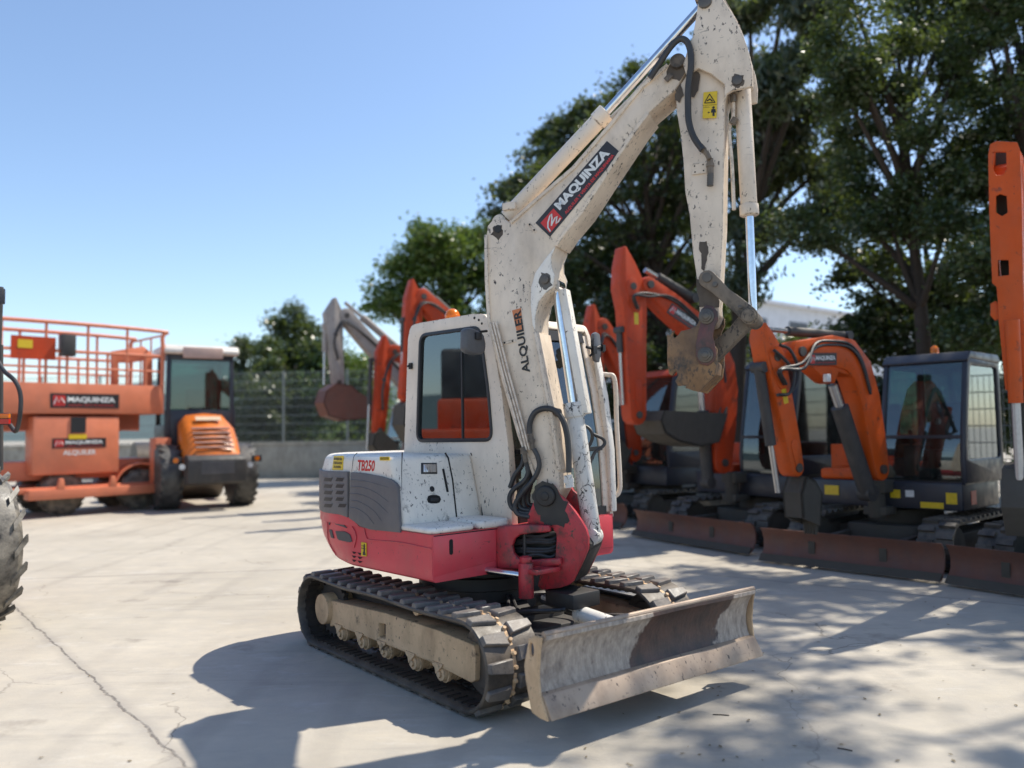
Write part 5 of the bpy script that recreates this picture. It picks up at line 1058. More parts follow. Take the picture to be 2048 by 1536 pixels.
# three farther ones seen past the left side of the white cab
F4 = Frame((*pt(965, 16.3), 0), 212)
digger('orange excavator whose tall arm rises just left of the amber beacon', (-.2, 17.2), 212, F4, body=ORR, boomm=ORR,
    boom=[(965,900,34),(968,800,42),(950,720,48),(915,665,46),(870,625,42),(842,595,34)], arm=[(822,562,6),(826,596,36),(824,640,38),(818,720,32),(812,790,30)],
    cyl=[('bucket_cylinder', (806,640), (804,800), 10, .4), ('arm_cylinder', (920,645), (845,575), 16, .7)], bucket=([(860,850),(850,885),(815,885),(795,850),(800,810),(815,800)], .55, SOIL), name='mini_excavator')
F5 = Frame((*pt(865, 17.4), 0), 212)
digger('smaller red-orange excavator with a dark cab, between the grey boom and the tall orange arm', (-1.35, 18.2), 212, F5, body=ORR, boomm=ORR,
    boom=[(865,905,30),(868,830,36),(855,760,40),(825,715,38),(785,705,30)], arm=[(767,674,6),(768,706,36),(764,760,30),(760,820,26),(756,860,24)],
    cyl=[('bucket_cylinder', (742,720), (734,900), 9, .5), ('boom_cylinder', (850,915), (838,770), 14, .7)], bucket=([(790,890),(780,915),(755,915),(738,890),(742,868),(756,860)], .4, SOIL), cabz=2.35)
F6 = Frame((*pt(830, 19.0), 0), 212)
digger('weathered grey and red excavator with a rusty bucket hanging in front of the fence', (-2.5, 19.6), 212, F6, body=GREYB, boomm=GREYB, cabm=GREYB, lower=RED,
    boom=[(838,900,26),(842,840,34),(825,780,38),(785,735,36),(735,685,32),(690,632,30)], arm=[(668,600,8),(666,628,40),(668,670,32),(672,720,28),(675,765,24)],
    cyl=[('bucket_cylinder', (650,650), (648,770), 10, .45), ('arm_cylinder', (800,700), (690,605), 14, .7)],
    bucket=([(764,818),(722,838),(680,842),(648,832),(638,806),(644,782),(664,768),(694,772),(708,786)], .6, paint('red_rusty_bucket', (.17, .07, .05), .6, chips=.8, dirt=.6, dirtcol=(.13, .09, .07))), cabz=2.3)
# excavator at the right edge, arm seen from the front
M3 = digger('orange excavator at the right edge, its slotted arm raised highest of the row', (6.45, 8.65), 212, None, body=ORG, blade_y=.98, bx_=1.66)
F3 = Frame((*pt(2013, 7.75), 0), 232); Mq = lmat((6.45, 8.65, 0), 212, F3)
def yz(px, py): q = F3.P(px, py, 0, .12); return (q.y, q.z)
ol = [yz(*p) for p in ((1980,288),(1992,282),(2034,284),(2040,300),(2044,420),(2046,560),(2048,640),(2060,780),(2010,780),(2003,700),(1997,640),(1994,575),(1984,566),(1978,420),(1976,310))]
sl = [[yz(*p) for p in c] for c in ([(1986,304),(2012,304),(2013,338),(2006,350),(1992,350),(1986,338)], [(1992,392),(2000,388),(2013,392),(2015,425),(2004,432),(1992,425)], [(1996,520),(2017,520),(2018,550),(1996,552)])]
mb = MB(); mb.prism(ol, 0, .09, .12, holes=sl); AR3 = mb.build('slotted_arm', ORG, M3, bevel=.006, M=Mq)
y_l, y_r = ol[9][0], ol[4][0]
mb = MB()
zt, zb = F3.P(1990, 290, 0, .12).z, F3.P(2005, 780, 0, .12).z
for c_ in ((0, 13), (3, 7)):
    a, b = ol[c_[0]], ol[c_[1]]
zl = [(ol[0][0], ol[0][1]), (ol[13][0], ol[13][1]), (ol[9][0], ol[9][1]), (ol[8][0], ol[8][1])]
vs = []
for y, z in zl: vs += [(.09, y, z), (-.16, y, z), (-.16, y+.02, z), (.09, y+.02, z)]
mb.add(vs, [(4*i+j, 4*i+(j+1) % 4, 4*i+4+(j+1) % 4, 4*i+4+j) for i in range(3) for j in range(4)]+[(0, 1, 2, 3), (12, 13, 14, 15)]); mb.build('side_plate', ORG, AR3, M=Mq)
zr_ = [ol[3], ol[5], ol[7]]; vs = []; mb = MB()
for y, z in zr_: vs += [(.09, y, z), (-.16, y, z), (-.16, y-.02, z), (.09, y-.02, z)]
mb.add(vs, [(4*i+j, 4*i+(j+1) % 4, 4*i+4+(j+1) % 4, 4*i+4+j) for i in range(2) for j in range(4)]+[(0, 1, 2, 3), (8, 9, 10, 11)]); mb.build('side_plate', ORG, AR3, M=Mq)
mb = MB(); mb.add([(-.10, y, z) for y, z in (ol[0], ol[3], ol[7], ol[8])], [(0, 1, 2, 3)]); mb.build('arm_back_plate', SOIL, AR3, M=Mq)
mb = MB(); mb.prism([yz(*p) for p in ((1979,606),(1990,600),(1998,610),(1998,636),(1988,640),(1979,630))], 0, .02, .07); mb.build('arm_lug', ORG, AR3, bevel=.004, M=Mq)
q0, q1, q2_ = F3.P(2028, 760, 0, .16), F3.P(2032, 806, 0, .16), F3.P(2040, 960, 0, .16)
mb = MB(); mb.cyl(F3.P(2024, 640, 0, .18), q1, .062, n=20); CY3 = mb.build('bucket_cylinder', ORG, M3, M=Mq)
mb = MB(); mb.cyl(q1, q2_, .040, n=20); mb.build('piston_rod', plain('dull_rod', (.45, .44, .44), .3, .6), CY3, M=Mq)
mb = MB(); mb.prism(limb([(-1.95, 1.25, .22), (-1.85, 2.3, .34), (-1.35, 3.1, .36), (-.1, 4.05, .24)]), 1, -.02, .22); mb.build('boom', ORG, M3, bevel=.02, M=Mq)
mb = MB(); mb.prism(limb([(-.02, 1.95, .22), (.0, 1.5, .20), (-.05, 1.2, .18)]), 1, .06, .26); mb.prism([(-.1, 1.3), (.15, 1.25), (.3, .9), (.1, .62), (-.3, .6), (-.45, .9)], 1, -.05, .35); mb.build('bucket', SOIL, M3, bevel=.01, M=Mq)

# ================================================================== SCISSOR LIFT
FLo = (-9.99, 18.05, 0); FLF = Frame(FLo, 46); YS = -.95
SL = thing('scissor_lift', 'faded orange scissor lift with railed platform and company decals', 'scissor lift', FLo, 46)
def Lq(px, py, y=YS): q = FLF.P(px, py, 1, y); return q
xr = Lq(328, 800).x; xl = xr-4.1
def L2(*pts, y=YS): return [(Lq(*p, y=y).x, Lq(*p, y=y).z) for p in pts]
zd1, zd0 = Lq(328, 772).z, Lq(328, 828).z
mb = MB(); mb.bx(xl, xr, YS, YS+.06, zd0, zd1); mb.bx(xl, xr, .89, .95, zd0, zd1); mb.bx(xr-.06, xr, YS+.06, .89, zd0, zd1); mb.bx(xl, xl+.06, YS+.06, .89, zd0, zd1); mb.bx(xl+.06, xr-.06, YS+.06, .89, zd0+.12, zd0+.17); DK = mb.build('platform_deck', ORP, SL, bevel=.006)
zt = Lq(320, 662).z; zm = (zt+zd1)/2+.05
rl = MB()
for y in (YS+.03, .92):
    rl.tube(spline([(xl+.05, y, zd1), (xl+.05, y, zt-.15), (xl+.2, y, zt), (xr-.25, y, zt), (xr-.04, y, zt-.18), (xr-.04, y, zd1)], 6), .045, 8)
    rl.tube([(xl, y, zm), (xr, y, zm)], .034, 8); rl.tube([(xl, y, zm-.35), (xr, y, zm-.35)], .024, 8)
    for i in range(1, 10): x = xl+(xr-xl)*i/10; rl.tube([(x, y, zd1), (x, y, zt if i % 2 == 0 else zm)], .03, 8)
for x in (xl+.04, xr-.04):
    for z in (zm, zt-.1): rl.tube([(x, YS+.03, z), (x, .92, z)], .024, 8)
    for y in (-.3, .3): rl.tube([(x, y, zd1), (x, y, zt-.1)], .022, 8)
rl.build('guard_rail', ORP, DK)
mb = MB(); P_ = L2((235,700),(300,690),(318,705),(318,775),(300,775),(300,718),(250,722),(250,775),(235,775)); mb.prism(P_, 1, YS+.35, YS+.42); mb.build('entry_gate', ORP, DK, bevel=.01)
a, b = Lq(20, 765), Lq(112, 660); mb = MB(); mb.bx(a.x, b.x, YS-.01, YS+.02, Lq(60,718).z, Lq(60,672).z); P1 = mb.build('side_placard', ORR, DK)
c1, c2 = Lq(35, 695), Lq(65, 680); mb = MB(); mb.bx(c1.x, c2.x, YS-.016, YS-.012, c1.z, c2.z); mb.build('yellow_label', YEL, P1)
c1, c2 = Lq(120, 712), Lq(150, 670); mb = MB(); mb.bx(c1.x, c2.x, YS-.10, YS+.1, c1.z, c2.z); mb.build('control_box', DKGREY, DK, bevel=.02)
a, b, d = Lq(100, 816, YS-.002), Lq(238, 818, YS-.002), Lq(100, 786, YS-.002); machine_logo(DK, None, a, V((b.x-a.x, 0, 0)), V((0, 0, d.z-a.z)), V((0, -1, 0)))
# folded scissor pack
sp = MB(); x0, x1 = Lq(20, 850).x, Lq(300, 850).x; zlo, zhi = Lq(240, 860).z-.0, zd0-.02
n = 4
for y in (-.55, .55):
    for i in range(n):
        z = zlo+(zhi-zlo)*i/n; h = (zhi-zlo)/n
        for a, b in ((z+.03, z+h), (z+h, z+.03)):
            sp.add([(xl+.3, y-.03, a-.05), (xr-.4, y-.03, b-.05), (xr-.4, y-.03, b+.05), (xl+.3, y-.03, a+.05), (xl+.3, y+.03, a-.05), (xr-.4, y+.03, b-.05), (xr-.4, y+.03, b+.05), (xl+.3, y+.03, a+.05)], [(0,1,2,3),(7,6,5,4),(0,4,5,1),(1,5,6,2),(2,6,7,3),(3,7,4,0)])
            y_ = y+.06
    for i in range(n+1): sp.cyl((xl+.3, y, zlo+(zhi-zlo)*i/n), (xl+.3, -y*.98, zlo+(zhi-zlo)*i/n), .03, n=8)
sp.build('scissor_arms', ORP, SL)
a, b = Lq(65, 945), Lq(240, 835); mb = MB(); mb.bx(a.x, b.x, YS+.02, YS+.55, Lq(150,948).z, Lq(150,833).z); PB_ = mb.build('engine_box', ORP, SL, bevel=.03)
zA, zB = Lq(150,948).z, Lq(150,833).z
mb = MB(); mb.bx(Lq(142,850).x, Lq(172,850).x, YS+.0, YS+.02, Lq(150,866).z, Lq(150,834).z); mb.build('box_vent', BLACK, PB_)
mb = MB(); mb.bx(Lq(138,850).x, Lq(174,850).x, YS+.0, YS+.018, Lq(150,878).z, Lq(150,869).z); mb.build('yellow_label', YEL, PB_)
a, b, d = Lq(104, 897, YS+.018), Lq(212, 897, YS+.018), Lq(104, 877, YS+.018); machine_logo(PB_, None, a, V((b.x-a.x, 0, 0)), V((0, 0, d.z-a.z)), V((0, -1, 0)))
for i, (s_, py) in enumerate((('ALQUILER', 912), ('943 111 222', 928))):
    a, b = Lq(126, py, YS+.013), Lq(192, py, YS+.013)
    if i == 0: decal_text(s_, a, V((b.x-a.x, 0, 0)), V((0, 0, .12)), WHT, PB_, bold=.03)
mb = MB(); mb.bx(xl+.1, xr-.1, -.5, .5, .75, 1.15); mb.bx(xl, xr-.02, -.9, .6, .50, .62); mb.build('chassis', ORP, SL, bevel=.02)
a, b = Lq(55, 1010), Lq(335, 1000); zc0, zc1 = .38, .58
mb = MB(); mb.bx(Lq(50,1000).x, Lq(335,1000).x, YS-.25, YS+.1, zc0, zc1); mb.build('side_sill', ORP, SL, bevel=.01)
mb = MB(); mb.bx(Lq(303,900).x, Lq(334,900).x, YS-.22, YS+.12, zc1, Lq(320,876).z); mb.build('outrigger_post', ORP, SL, bevel=.01)
for i in range(4): z = zc1+.15+.2*i; mb = MB(); mb.cyl((Lq(318,900).x, YS-.235, z), (Lq(318,900).x, YS-.215, z), .035, n=10); mb.build('bolt_hole', HOLE, SL)
for px in (115, 218): 
    x = Lq(px, 990).x; mb = MB(); mb.prism([(x-.08, zc1), (x+.08, zc1), (x+.04, zc1+.22), (x-.04, zc1+.22)], 1, YS-.25, YS-.15); mb.build('tie_down_lug', ORP, SL, bevel=.01)
TYR = rubber('dusty_tyre_rubber', .9, (.24, .21, .16))
def wheel(root, c, ax, R_, W_, hub, name='wheel', lug=14, mat=None):
    c = V(c); ax = V(ax).normalized(); mb = MB(); mb.lathe(c-ax*W_/2, ax, [(0, R_*.55), (.0, R_*.8), (.03, R_*.93), (.08, R_*.985), (W_*.5, R_), (W_-.08, R_*.985), (W_-.03, R_*.93), (W_, R_*.8), (W_, R_*.55)], 36)
    u = ax.orthogonal().normalized(); w_ = ax.cross(u)
    for i in range(lug):
        for sd in (-1, 1):
            a = 2*pi*(i+.5*(sd > 0))/lug; P_ = []
            for t, da in ((.02, 0.), (.5, .20)):
                for r_ in (R_*.97, R_*1.035):
                    for dd_ in (-.035, .035):
                        an = a+da+dd_*.9/R_; P_.append(c+ax*(sd*(W_/2*(1-t)-.005))+(u*cos(an)+w_*sin(an))*r_*(1-.02*(1-t)))
            mb.add(P_, [(0,1,3,2),(4,6,7,5),(0,4,5,1),(2,3,7,6),(0,2,6,4),(1,5,7,3)])
    wh = mb.build(name, mat or TYR, root)
    mb = MB(); mb.lathe(c-ax*(W_/2-.04), ax, [(0, R_*.12), (.02, R_*.50), (.0, R_*.57), (.04, R_*.56), (W_-.12, R_*.56), (W_-.08, R_*.57), (W_-.10, R_*.50), (W_-.08, R_*.12)], 28); mb.build('rim', hub, wh); return wh
for px, yy in ((275, YS+.28), (262, .75), (120, YS+.28), (100, .75)):
    x = Lq(px, 1000, YS+.3).x if yy < 0 else Lq(275 if px > 200 else 120, 1000, YS+.3).x
    wheel(SL, (x, yy, .46), (0, 1, 0), .46, .30, ORP)
mb = MB(); mb.prism(arcpts(Lq(275,1000,YS+.3).x, .46, .60, 20, 160, 10)+arcpts(Lq(275,1000,YS+.3).x, .46, .56, 160, 20, 10), 1, YS+.1, YS+.5); mb.build('mudguard', ORP, SL)

# ================================================================== ROAD ROLLER
RO = (-7.15, 19.0, 0); RL = thing('road_roller', 'orange and dark grey road roller with a white cab roof, beside the scissor lift', 'roller', RO, -57)
TRD = rubber('studded_tyre_rubber', .5, (.2, .19, .17))
for s_ in (-1, 1): wheel(RL, (0, s_*.82, .73), (0, 1, 0), .73, .50, ORG, lug=20, mat=TRD)
mb = MB()
sec = [(-.35, 1.05, 2.12, .52), (-.1, .98, 2.16, .56), (.3, .95, 2.02, .58), (.7, .92, 1.70, .58), (1.0, .90, 1.38, .56), (1.12, .90, 1.2, .54)]
vs = []
for x, z0, z1, hw in sec: vs += [(x, -hw, z0), (x, -hw, z1-.22), (x, -hw+.16, z1-.04), (x, 0, z1), (x, hw-.16, z1-.04), (x, hw, z1-.22), (x, hw, z0)]
k = 7; mb.add(vs, [(i*k+j, i*k+(j+1) % k, (i+1)*k+(j+1) % k, (i+1)*k+j) for i in range(len(sec)-1) for j in range(k)]+[tuple(range(k)), tuple(range((len(sec)-1)*k, len(sec)*k))]); HD_ = mb.build('engine_hood', paint('bright_orange_hood', (.68, .17, .02), .3, dirt=.2, dirtcol=(.5, .25, .08)), RL, sharp=50)
for i in range(5):
    t = i/4; x = .62+.42*t; z = 1.80-.42*t; mb = MB(); mb.box((x, 0, z), (.03, .82, .045), Matrix.Rotation(rad(42), 3, 'Y')); mb.build('hood_louvre', paint('rusty_louvre', (.30, .16, .13), .5), HD_)
q = V((.42, -.28, 1.985)); d_ = V((.4, 0, -.32)).normalized(); mb = MB(); quadplate(mb, q+V((.0, 0, .0)), V((0, .56, 0)), -d_*.14, V((.62, 0, .78)), .01); mb.build('hood_label', plain('pale_label', (.6, .45, .3), .5), HD_)
mb = MB(); mb.prism([(.85, .55), (1.32, .62), (1.34, 1.12), (1.20, 1.22), (.85, 1.22)], 1, -.62, .62); BP = mb.build('rear_bumper', DKGREY, RL, bevel=.03)
for i in range(5): mb = MB(); mb.bx(1.335, 1.35, -.35, .35, .82+.055*i, .85+.055*i); mb.build('bumper_slat', GREY, BP)
for s_ in (-1, 1):
    mb = MB(); mb.box((1.22, s_*.86, 1.12), (.07, .22, .14)); LH = mb.build('lamp_housing', BLACK, RL, bevel=.01)
    mb = MB(); mb.cyl((1.25, s_*.86, 1.12), (1.275, s_*.86, 1.12), .055, n=16); mb.build('tail_lamp', AMBER, LH)
    mb = MB(); mb.cyl((1.2, s_*.72, .98), (1.25, s_*.72, .98), .06, n=16); mb.build('reverse_lamp', WHT, LH)
zc = 3.55; pil = MB()
for x, x2 in ((-.40, -.45), (-1.7, -1.6)):
    for y in (-.74, .74): pil.add([(x-.05, y-.05, 1.3), (x+.05, y-.05, 1.3), (x+.05, y+.05, 1.3), (x-.05, y+.05, 1.3), (x2-.05, y*.95-.05, zc), (x2+.05, y*.95-.05, zc), (x2+.05, y*.95+.05, zc), (x2-.05, y*.95+.05, zc)], [(3,2,1,0),(4,5,6,7),(0,1,5,4),(1,2,6,5),(2,3,7,6),(3,0,4,7)])
for x in (-.42, -1.65): pil.bx(x-.04, x+.04, -.70, .70, zc-.12, zc-.0); 
for y in (-.70, .70): pil.bx(-1.65, -.42, y-.04, y+.04, zc-.12, zc)
pil.bx(-1.75, -.38, -.80, .80, 1.2, 1.45); pil.bx(-.44, -.38, -.80, .80, 1.45, 2.25); pil.bx(-1.75, -.4, .76, .80, 1.45, 1.9); pil.bx(-1.75, -.4, -.80, -.76, 1.45, 1.9); CBR = pil.build('cab_frame', NAVY, RL, bevel=.01)
mb = MB(); mb.prism([(-1.85, zc), (-.22, zc), (-.20, zc+.10), (-.35, zc+.22), (-1.7, zc+.22), (-1.85, zc+.12)], 1, -.85, .85); mb.build('cab_roof', paint('white_roof', (.7, .66, .6), .4, dirt=.3), CBR, bevel=.05, seg=3)
mb = MB(); mb.bx(-.20, -.15, -.45, .45, zc-.10, zc+.16); mb.build('roof_vent_panel', paint('pink_beige_panel', (.55, .38, .32), .5), CBR, bevel=.02)
for nm, c_ in (('rear_window', (-.415, -.405, -.68, .68, 2.27, zc-.13)), ('front_window', (-1.655, -1.645, -.68, .68, 1.5, zc-.13)), ('side_window', (-1.6, -.48, .715, .725, 1.9, zc-.13)), ('side_window', (-1.6, -.48, -.725, -.715, 1.9, zc-.13))):
    mb = MB(); mb.bx(*c_); mb.build(nm, GLSB, CBR)
mb = MB(); mb.bx(-1.1, -.7, -.28, .28, 1.4, 1.95); mb.bx(-.8, -.65, -.28, .28, 1.9, 2.75); mb.build('operator_seat', BLACK, CBR, bevel=.05)
mb = MB(); mb.lathe((-3.1, -1.05, .75), (0, 1, 0), [(0, .70), (0, .75), (2.1, .75), (2.1, .70)], 40); DR = mb.build('drum', STEEL, RL)
mb = MB(); mb.bx(-3.95, -1.6, -1.2, -1.1, .6, .95); mb.bx(-3.95, -1.6, 1.1, 1.2, .6, .95); mb.bx(-4.0, -3.85, -1.1, 1.1, .6, .95); mb.bx(-2.3, -1.0, -.4, .4, .6, .9); mb.build('drum_frame', ORG, RL, bevel=.02)
mb = MB(); mb.prism([(-.4, .95), (-.4, 2.05), (-.38, 2.05), (-.36, .95)], 1, -.6, .6); mb.build('bulkhead', NAVY, RL)

# ================================================================== LOADER AT THE LEFT EDGE
TO = (-5.12, 7.35, 0); TL = thing('wheel_loader', 'loader with a big muddy chevron-tread tyre, cut off at the left edge', 'loader', TO, 0)
BT = rubber('big_tyre_rubber', 1.0, (.30, .27, .22)); a_ = rad(52)
wheel(TL, (.25, .02, .70), (cos(a_), sin(a_), 0), .69, .46, ORG, name='wheel', lug=18, mat=BT)
ax_ = V((cos(a_), sin(a_), 0)); bk_ = V((-sin(a_), cos(a_), 0)); Rm = Matrix.Rotation(a_, 3, 'Z')
mb = MB(); mb.box((-1.9, -.5, 1.15), (2.0, 3.0, 1.1)); mb.box((-1.9, -.6, 1.9), (1.6, 1.5, .5)); mb.box((-1.6, -.4, .7), (1.2, 2.6, .3)); mb.build('loader_body', ORR, TL, bevel=.06)
mb = MB(); mb.box((-1.9, -.6, 2.5), (1.5, 1.4, .8)); mb.build('cab', NAVY, TL, bevel=.06)
for yy_ in (-1.9, -.7): mb = MB(); mb.bx(-.905, -.89, yy_, yy_+.9, .75, 1.2); mb.build('dark_side_panel', NAVY, TL, bevel=.02)
def dq(px, py, dep): d = ray(px, py); return CAM + d*(dep/d.y) - V(TO)
mb = MB(); mb.cyl(dq(0, 940, 7.6), dq(0, 690, 7.6), .028, n=12); mb.cyl(dq(-4, 690, 7.6), dq(0, 574, 7.6), .03, n=12); mb.build('rear_post', DKGREY, TL)
pb_ = dq(-2, 938, 7.6); mb = MB(); mb.cyl((-1.0, pb_.y, 1.45), pb_, .045, n=10); mb.build('post_bracket', DKGREY, TL)
mb = MB(); mb.cyl((-1.0, -.55, .70), (.2, -.02, .70), .12, n=16); mb.build('axle', NAVY, TL)
lb_ = dq(-6, 838, 7.5); mb = MB(); mb.cyl(lb_+V((-.04, .03, 0)), dq(-6, 850, 7.62), .02, n=8); mb.build('lamp_bracket', DKGREY, TL)
mb = MB(); mb.box(dq(-4, 592, 7.6), (.09, .09, .15)); mb.build('work_lamp', NAVY, TL, bevel=.01)
mb = MB(); mb.box(dq(2, 838, 7.5), (.17, .05, .11)); LT = mb.build('tail_lamp_housing', BLACK, TL, bevel=.01)
mb = MB(); a = dq(3, 843, 7.46); mb.box(a, (.15, .03, .045)); mb.build('red_lens', plain('red_lens', (.55, .02, .015), .2), LT)
mb = MB(); a = dq(3, 832, 7.46); mb.box(a, (.15, .03, .04)); mb.build('amber_lens', AMBER, LT)
mb = MB(); mb.tube(spline([dq(*p) for p in ((-6,720,7.5),(8,742,7.45),(30,762,7.4),(41,790,7.4),(40,830,7.4),(32,862,7.45),(20,850,7.5))]), .02, 10); mb.build('loose_hose', HOSE, TL)

# ================================================================== WALL, FENCES, BUILDING, HILLS
WALLM = paint('rough_concrete_wall', (.40, .36, .29), .85, dirt=.6, dirtcol=(.17, .15, .11))
GALV = plain('galvanised_wire', (.22, .24, .23), .5, .4)
def run(p, q, nm, label, z0=0, z1=1.34):
    p, q = V((*p, 0)), V((*q, 0)); d = (q-p); l = d.length; a = atan2(d.y, d.x); t = thing(nm, label, 'wall', p, math.degrees(a))
    mb = MB(); mb.bx(0, l, -.12, .12, 0, z1-.12); mb.build('wall', WALLM, t, bevel=.01); mb = MB(); mb.bx(0, l, -.15, .15, z1-.12, z1); mb.build('coping', WALLM, t, bevel=.01); return t
def fence(p, q, z0, z1, label, step=2.5):
    p, q = V((*p, z0)), V((*q, z0)); d = (q-p); l = d.length; t = thing('wire_fence', label, 'fence', p, math.degrees(atan2(d.y, d.x))); n = int(l/step)
    for i in range(n+1): mb = MB(); x = l*i/n; mb.bx(x-.03, x+.03, -.03, .03, 0, z1-z0+.05); mb.build('post', GALV, t)
    mb = MB(); m = int(l/.10)
    for i in range(m): x = l*i/m; mb.bx(x-.005, x+.005, .031, .039, .02, z1-z0)
    for i in range(9): z = .04+(z1-z0-.06)*i/8; mb.bx(0, l, .028, .040, z-.010, z+.010)
    mb.build('wire_panel', GALV, t)
A_, B_, C_ = (-26, 33.2), (-1.2, 29.9), (6.0, 19.5)
run(A_, B_, 'concrete_wall', 'low concrete wall along the back of the yard, under the tall wire fence behind the roller')
run(B_, C_, 'concrete_wall', 'low concrete wall running behind the row of orange excavators')
fence(A_, B_, 1.34, 4.0, 'tall grey wire fence on the wall, behind the roller and the grey boom')
fence(B_, C_, 1.34, 4.0, 'tall wire fence on the wall behind the middle of the excavator row')
fence(C_, (14, 9.5), 0, 2.6, 'green-grey wire fence behind the black-cabbed excavator at the right')
def dist_pt(px, py, dep): d = ray(px, py); return CAM + d*(dep/d.y)
a = dist_pt(1470, 700, 48); b = dist_pt(1830, 700, 62)
WB = thing('warehouse', 'pale grey warehouse seen between the trees, right of the raised arm', 'building', (a.x, a.y, 0), math.degrees(atan2(b.y-a.y, b.x-a.x)))
l = (V((b.x, b.y))-V((a.x, a.y))).length; za = dist_pt(1560, 585, 50).z
mb = MB(); mb.bx(0, l, 0, 14, 0, za-.5); WW = mb.build('wall', paint('pale_cladding', (.62, .64, .68), .6, dirt=.15), WB)
mb = MB(); mb.prism([(-.4, za-.5), (7, za+1.2), (14.4, za-.5), (14.4, za-.7), (-.4, za-.7)], 0, -.3, l+.3)
mb.v = [(x, y, z) for x, y, z in mb.v]; mb.build('roof', paint('pale_roof', (.55, .57, .62), .5, dirt=.2), WB)
for i in range(5): mb = MB(); x = l*(i+.5)/5; mb.bx(x-1, x+1, -.05, -.01, za-2.6, za-1.6); mb.build('window', NAVY, WB)
hl = MB(); R = random.Random(11); n = 90; vs = []
for i in range(n+1):
    az = rad(-130+160*i/n); h = 27+9*sin(i*.21)+5*sin(i*.53+1)+R.uniform(-1.5, 1.5)
    if i > 70: h *= max(.3, 1-(i-70)*.045)
    for r_, k in ((360, 0), (400, .6), (450, 1), (540, 0)): vs.append((r_*sin(az), r_*cos(az), h*k-1))
hl.add(vs, [(4*i+j, 4*i+4+j, 4*i+5+j, 4*i+1+j) for i in range(n) for j in range(3)]); h_ = hl.build('hills', paint('hazy_wooded_hillside', (.075, .115, .12), .9, dirt=.3, dirtcol=(.10, .14, .12)), sharp=180); h_['kind'] = 'structure'  # distance haze is put into the muted blue-green hill colour
# ================================================================== TREES
def leafmat(name, c1, c2):
    m, t, b = nodes(name); t.nodes.remove(b); out = t.nodes['Material Output']
    c = mix(t, ramp(t, noise(t, 1.3, 3), .35, .65), c1, c2); c = mix(t, ramp(t, noise(t, 11, 2), .45, .75, 0, .8), c, tuple(x*1.9 for x in c2))
    d = N(t, 'ShaderNodeBsdfDiffuse'); tr = N(t, 'ShaderNodeBsdfTranslucent'); gl = N(t, 'ShaderNodeBsdfGlossy'); gl.inputs['Roughness'].default_value = .35
    t.links.new(c, d.inputs[0]); t.links.new(mix(t, .55, c, (.20, .26, .02)), tr.inputs[0])
    m1 = N(t, 'ShaderNodeMixShader'); m1.inputs[0].default_value = .35; t.links.new(d.outputs[0], m1.inputs[1]); t.links.new(tr.outputs[0], m1.inputs[2])
    m2 = N(t, 'ShaderNodeMixShader'); m2.inputs[0].default_value = .06; t.links.new(m1.outputs[0], m2.inputs[1]); t.links.new(gl.outputs[0], m2.inputs[2]); t.links.new(m2.outputs[0], out.inputs[0]); return m
LF1 = leafmat('fresh_green_leaves', (.05, .10, .022), (.10, .165, .035)); LFM = leafmat('mid_green_leaves', (.028, .052, .022), (.06, .088, .034)); LF2 = leafmat('dark_green_leaves', (.018, .034, .017), (.044, .066, .027)); LF3 = leafmat('grey_green_leaves', (.045, .065, .04), (.075, .095, .05))
BARK = paint('bark', (.06, .045, .034), .9, dirt=.5, dirtcol=(.05, .04, .03))
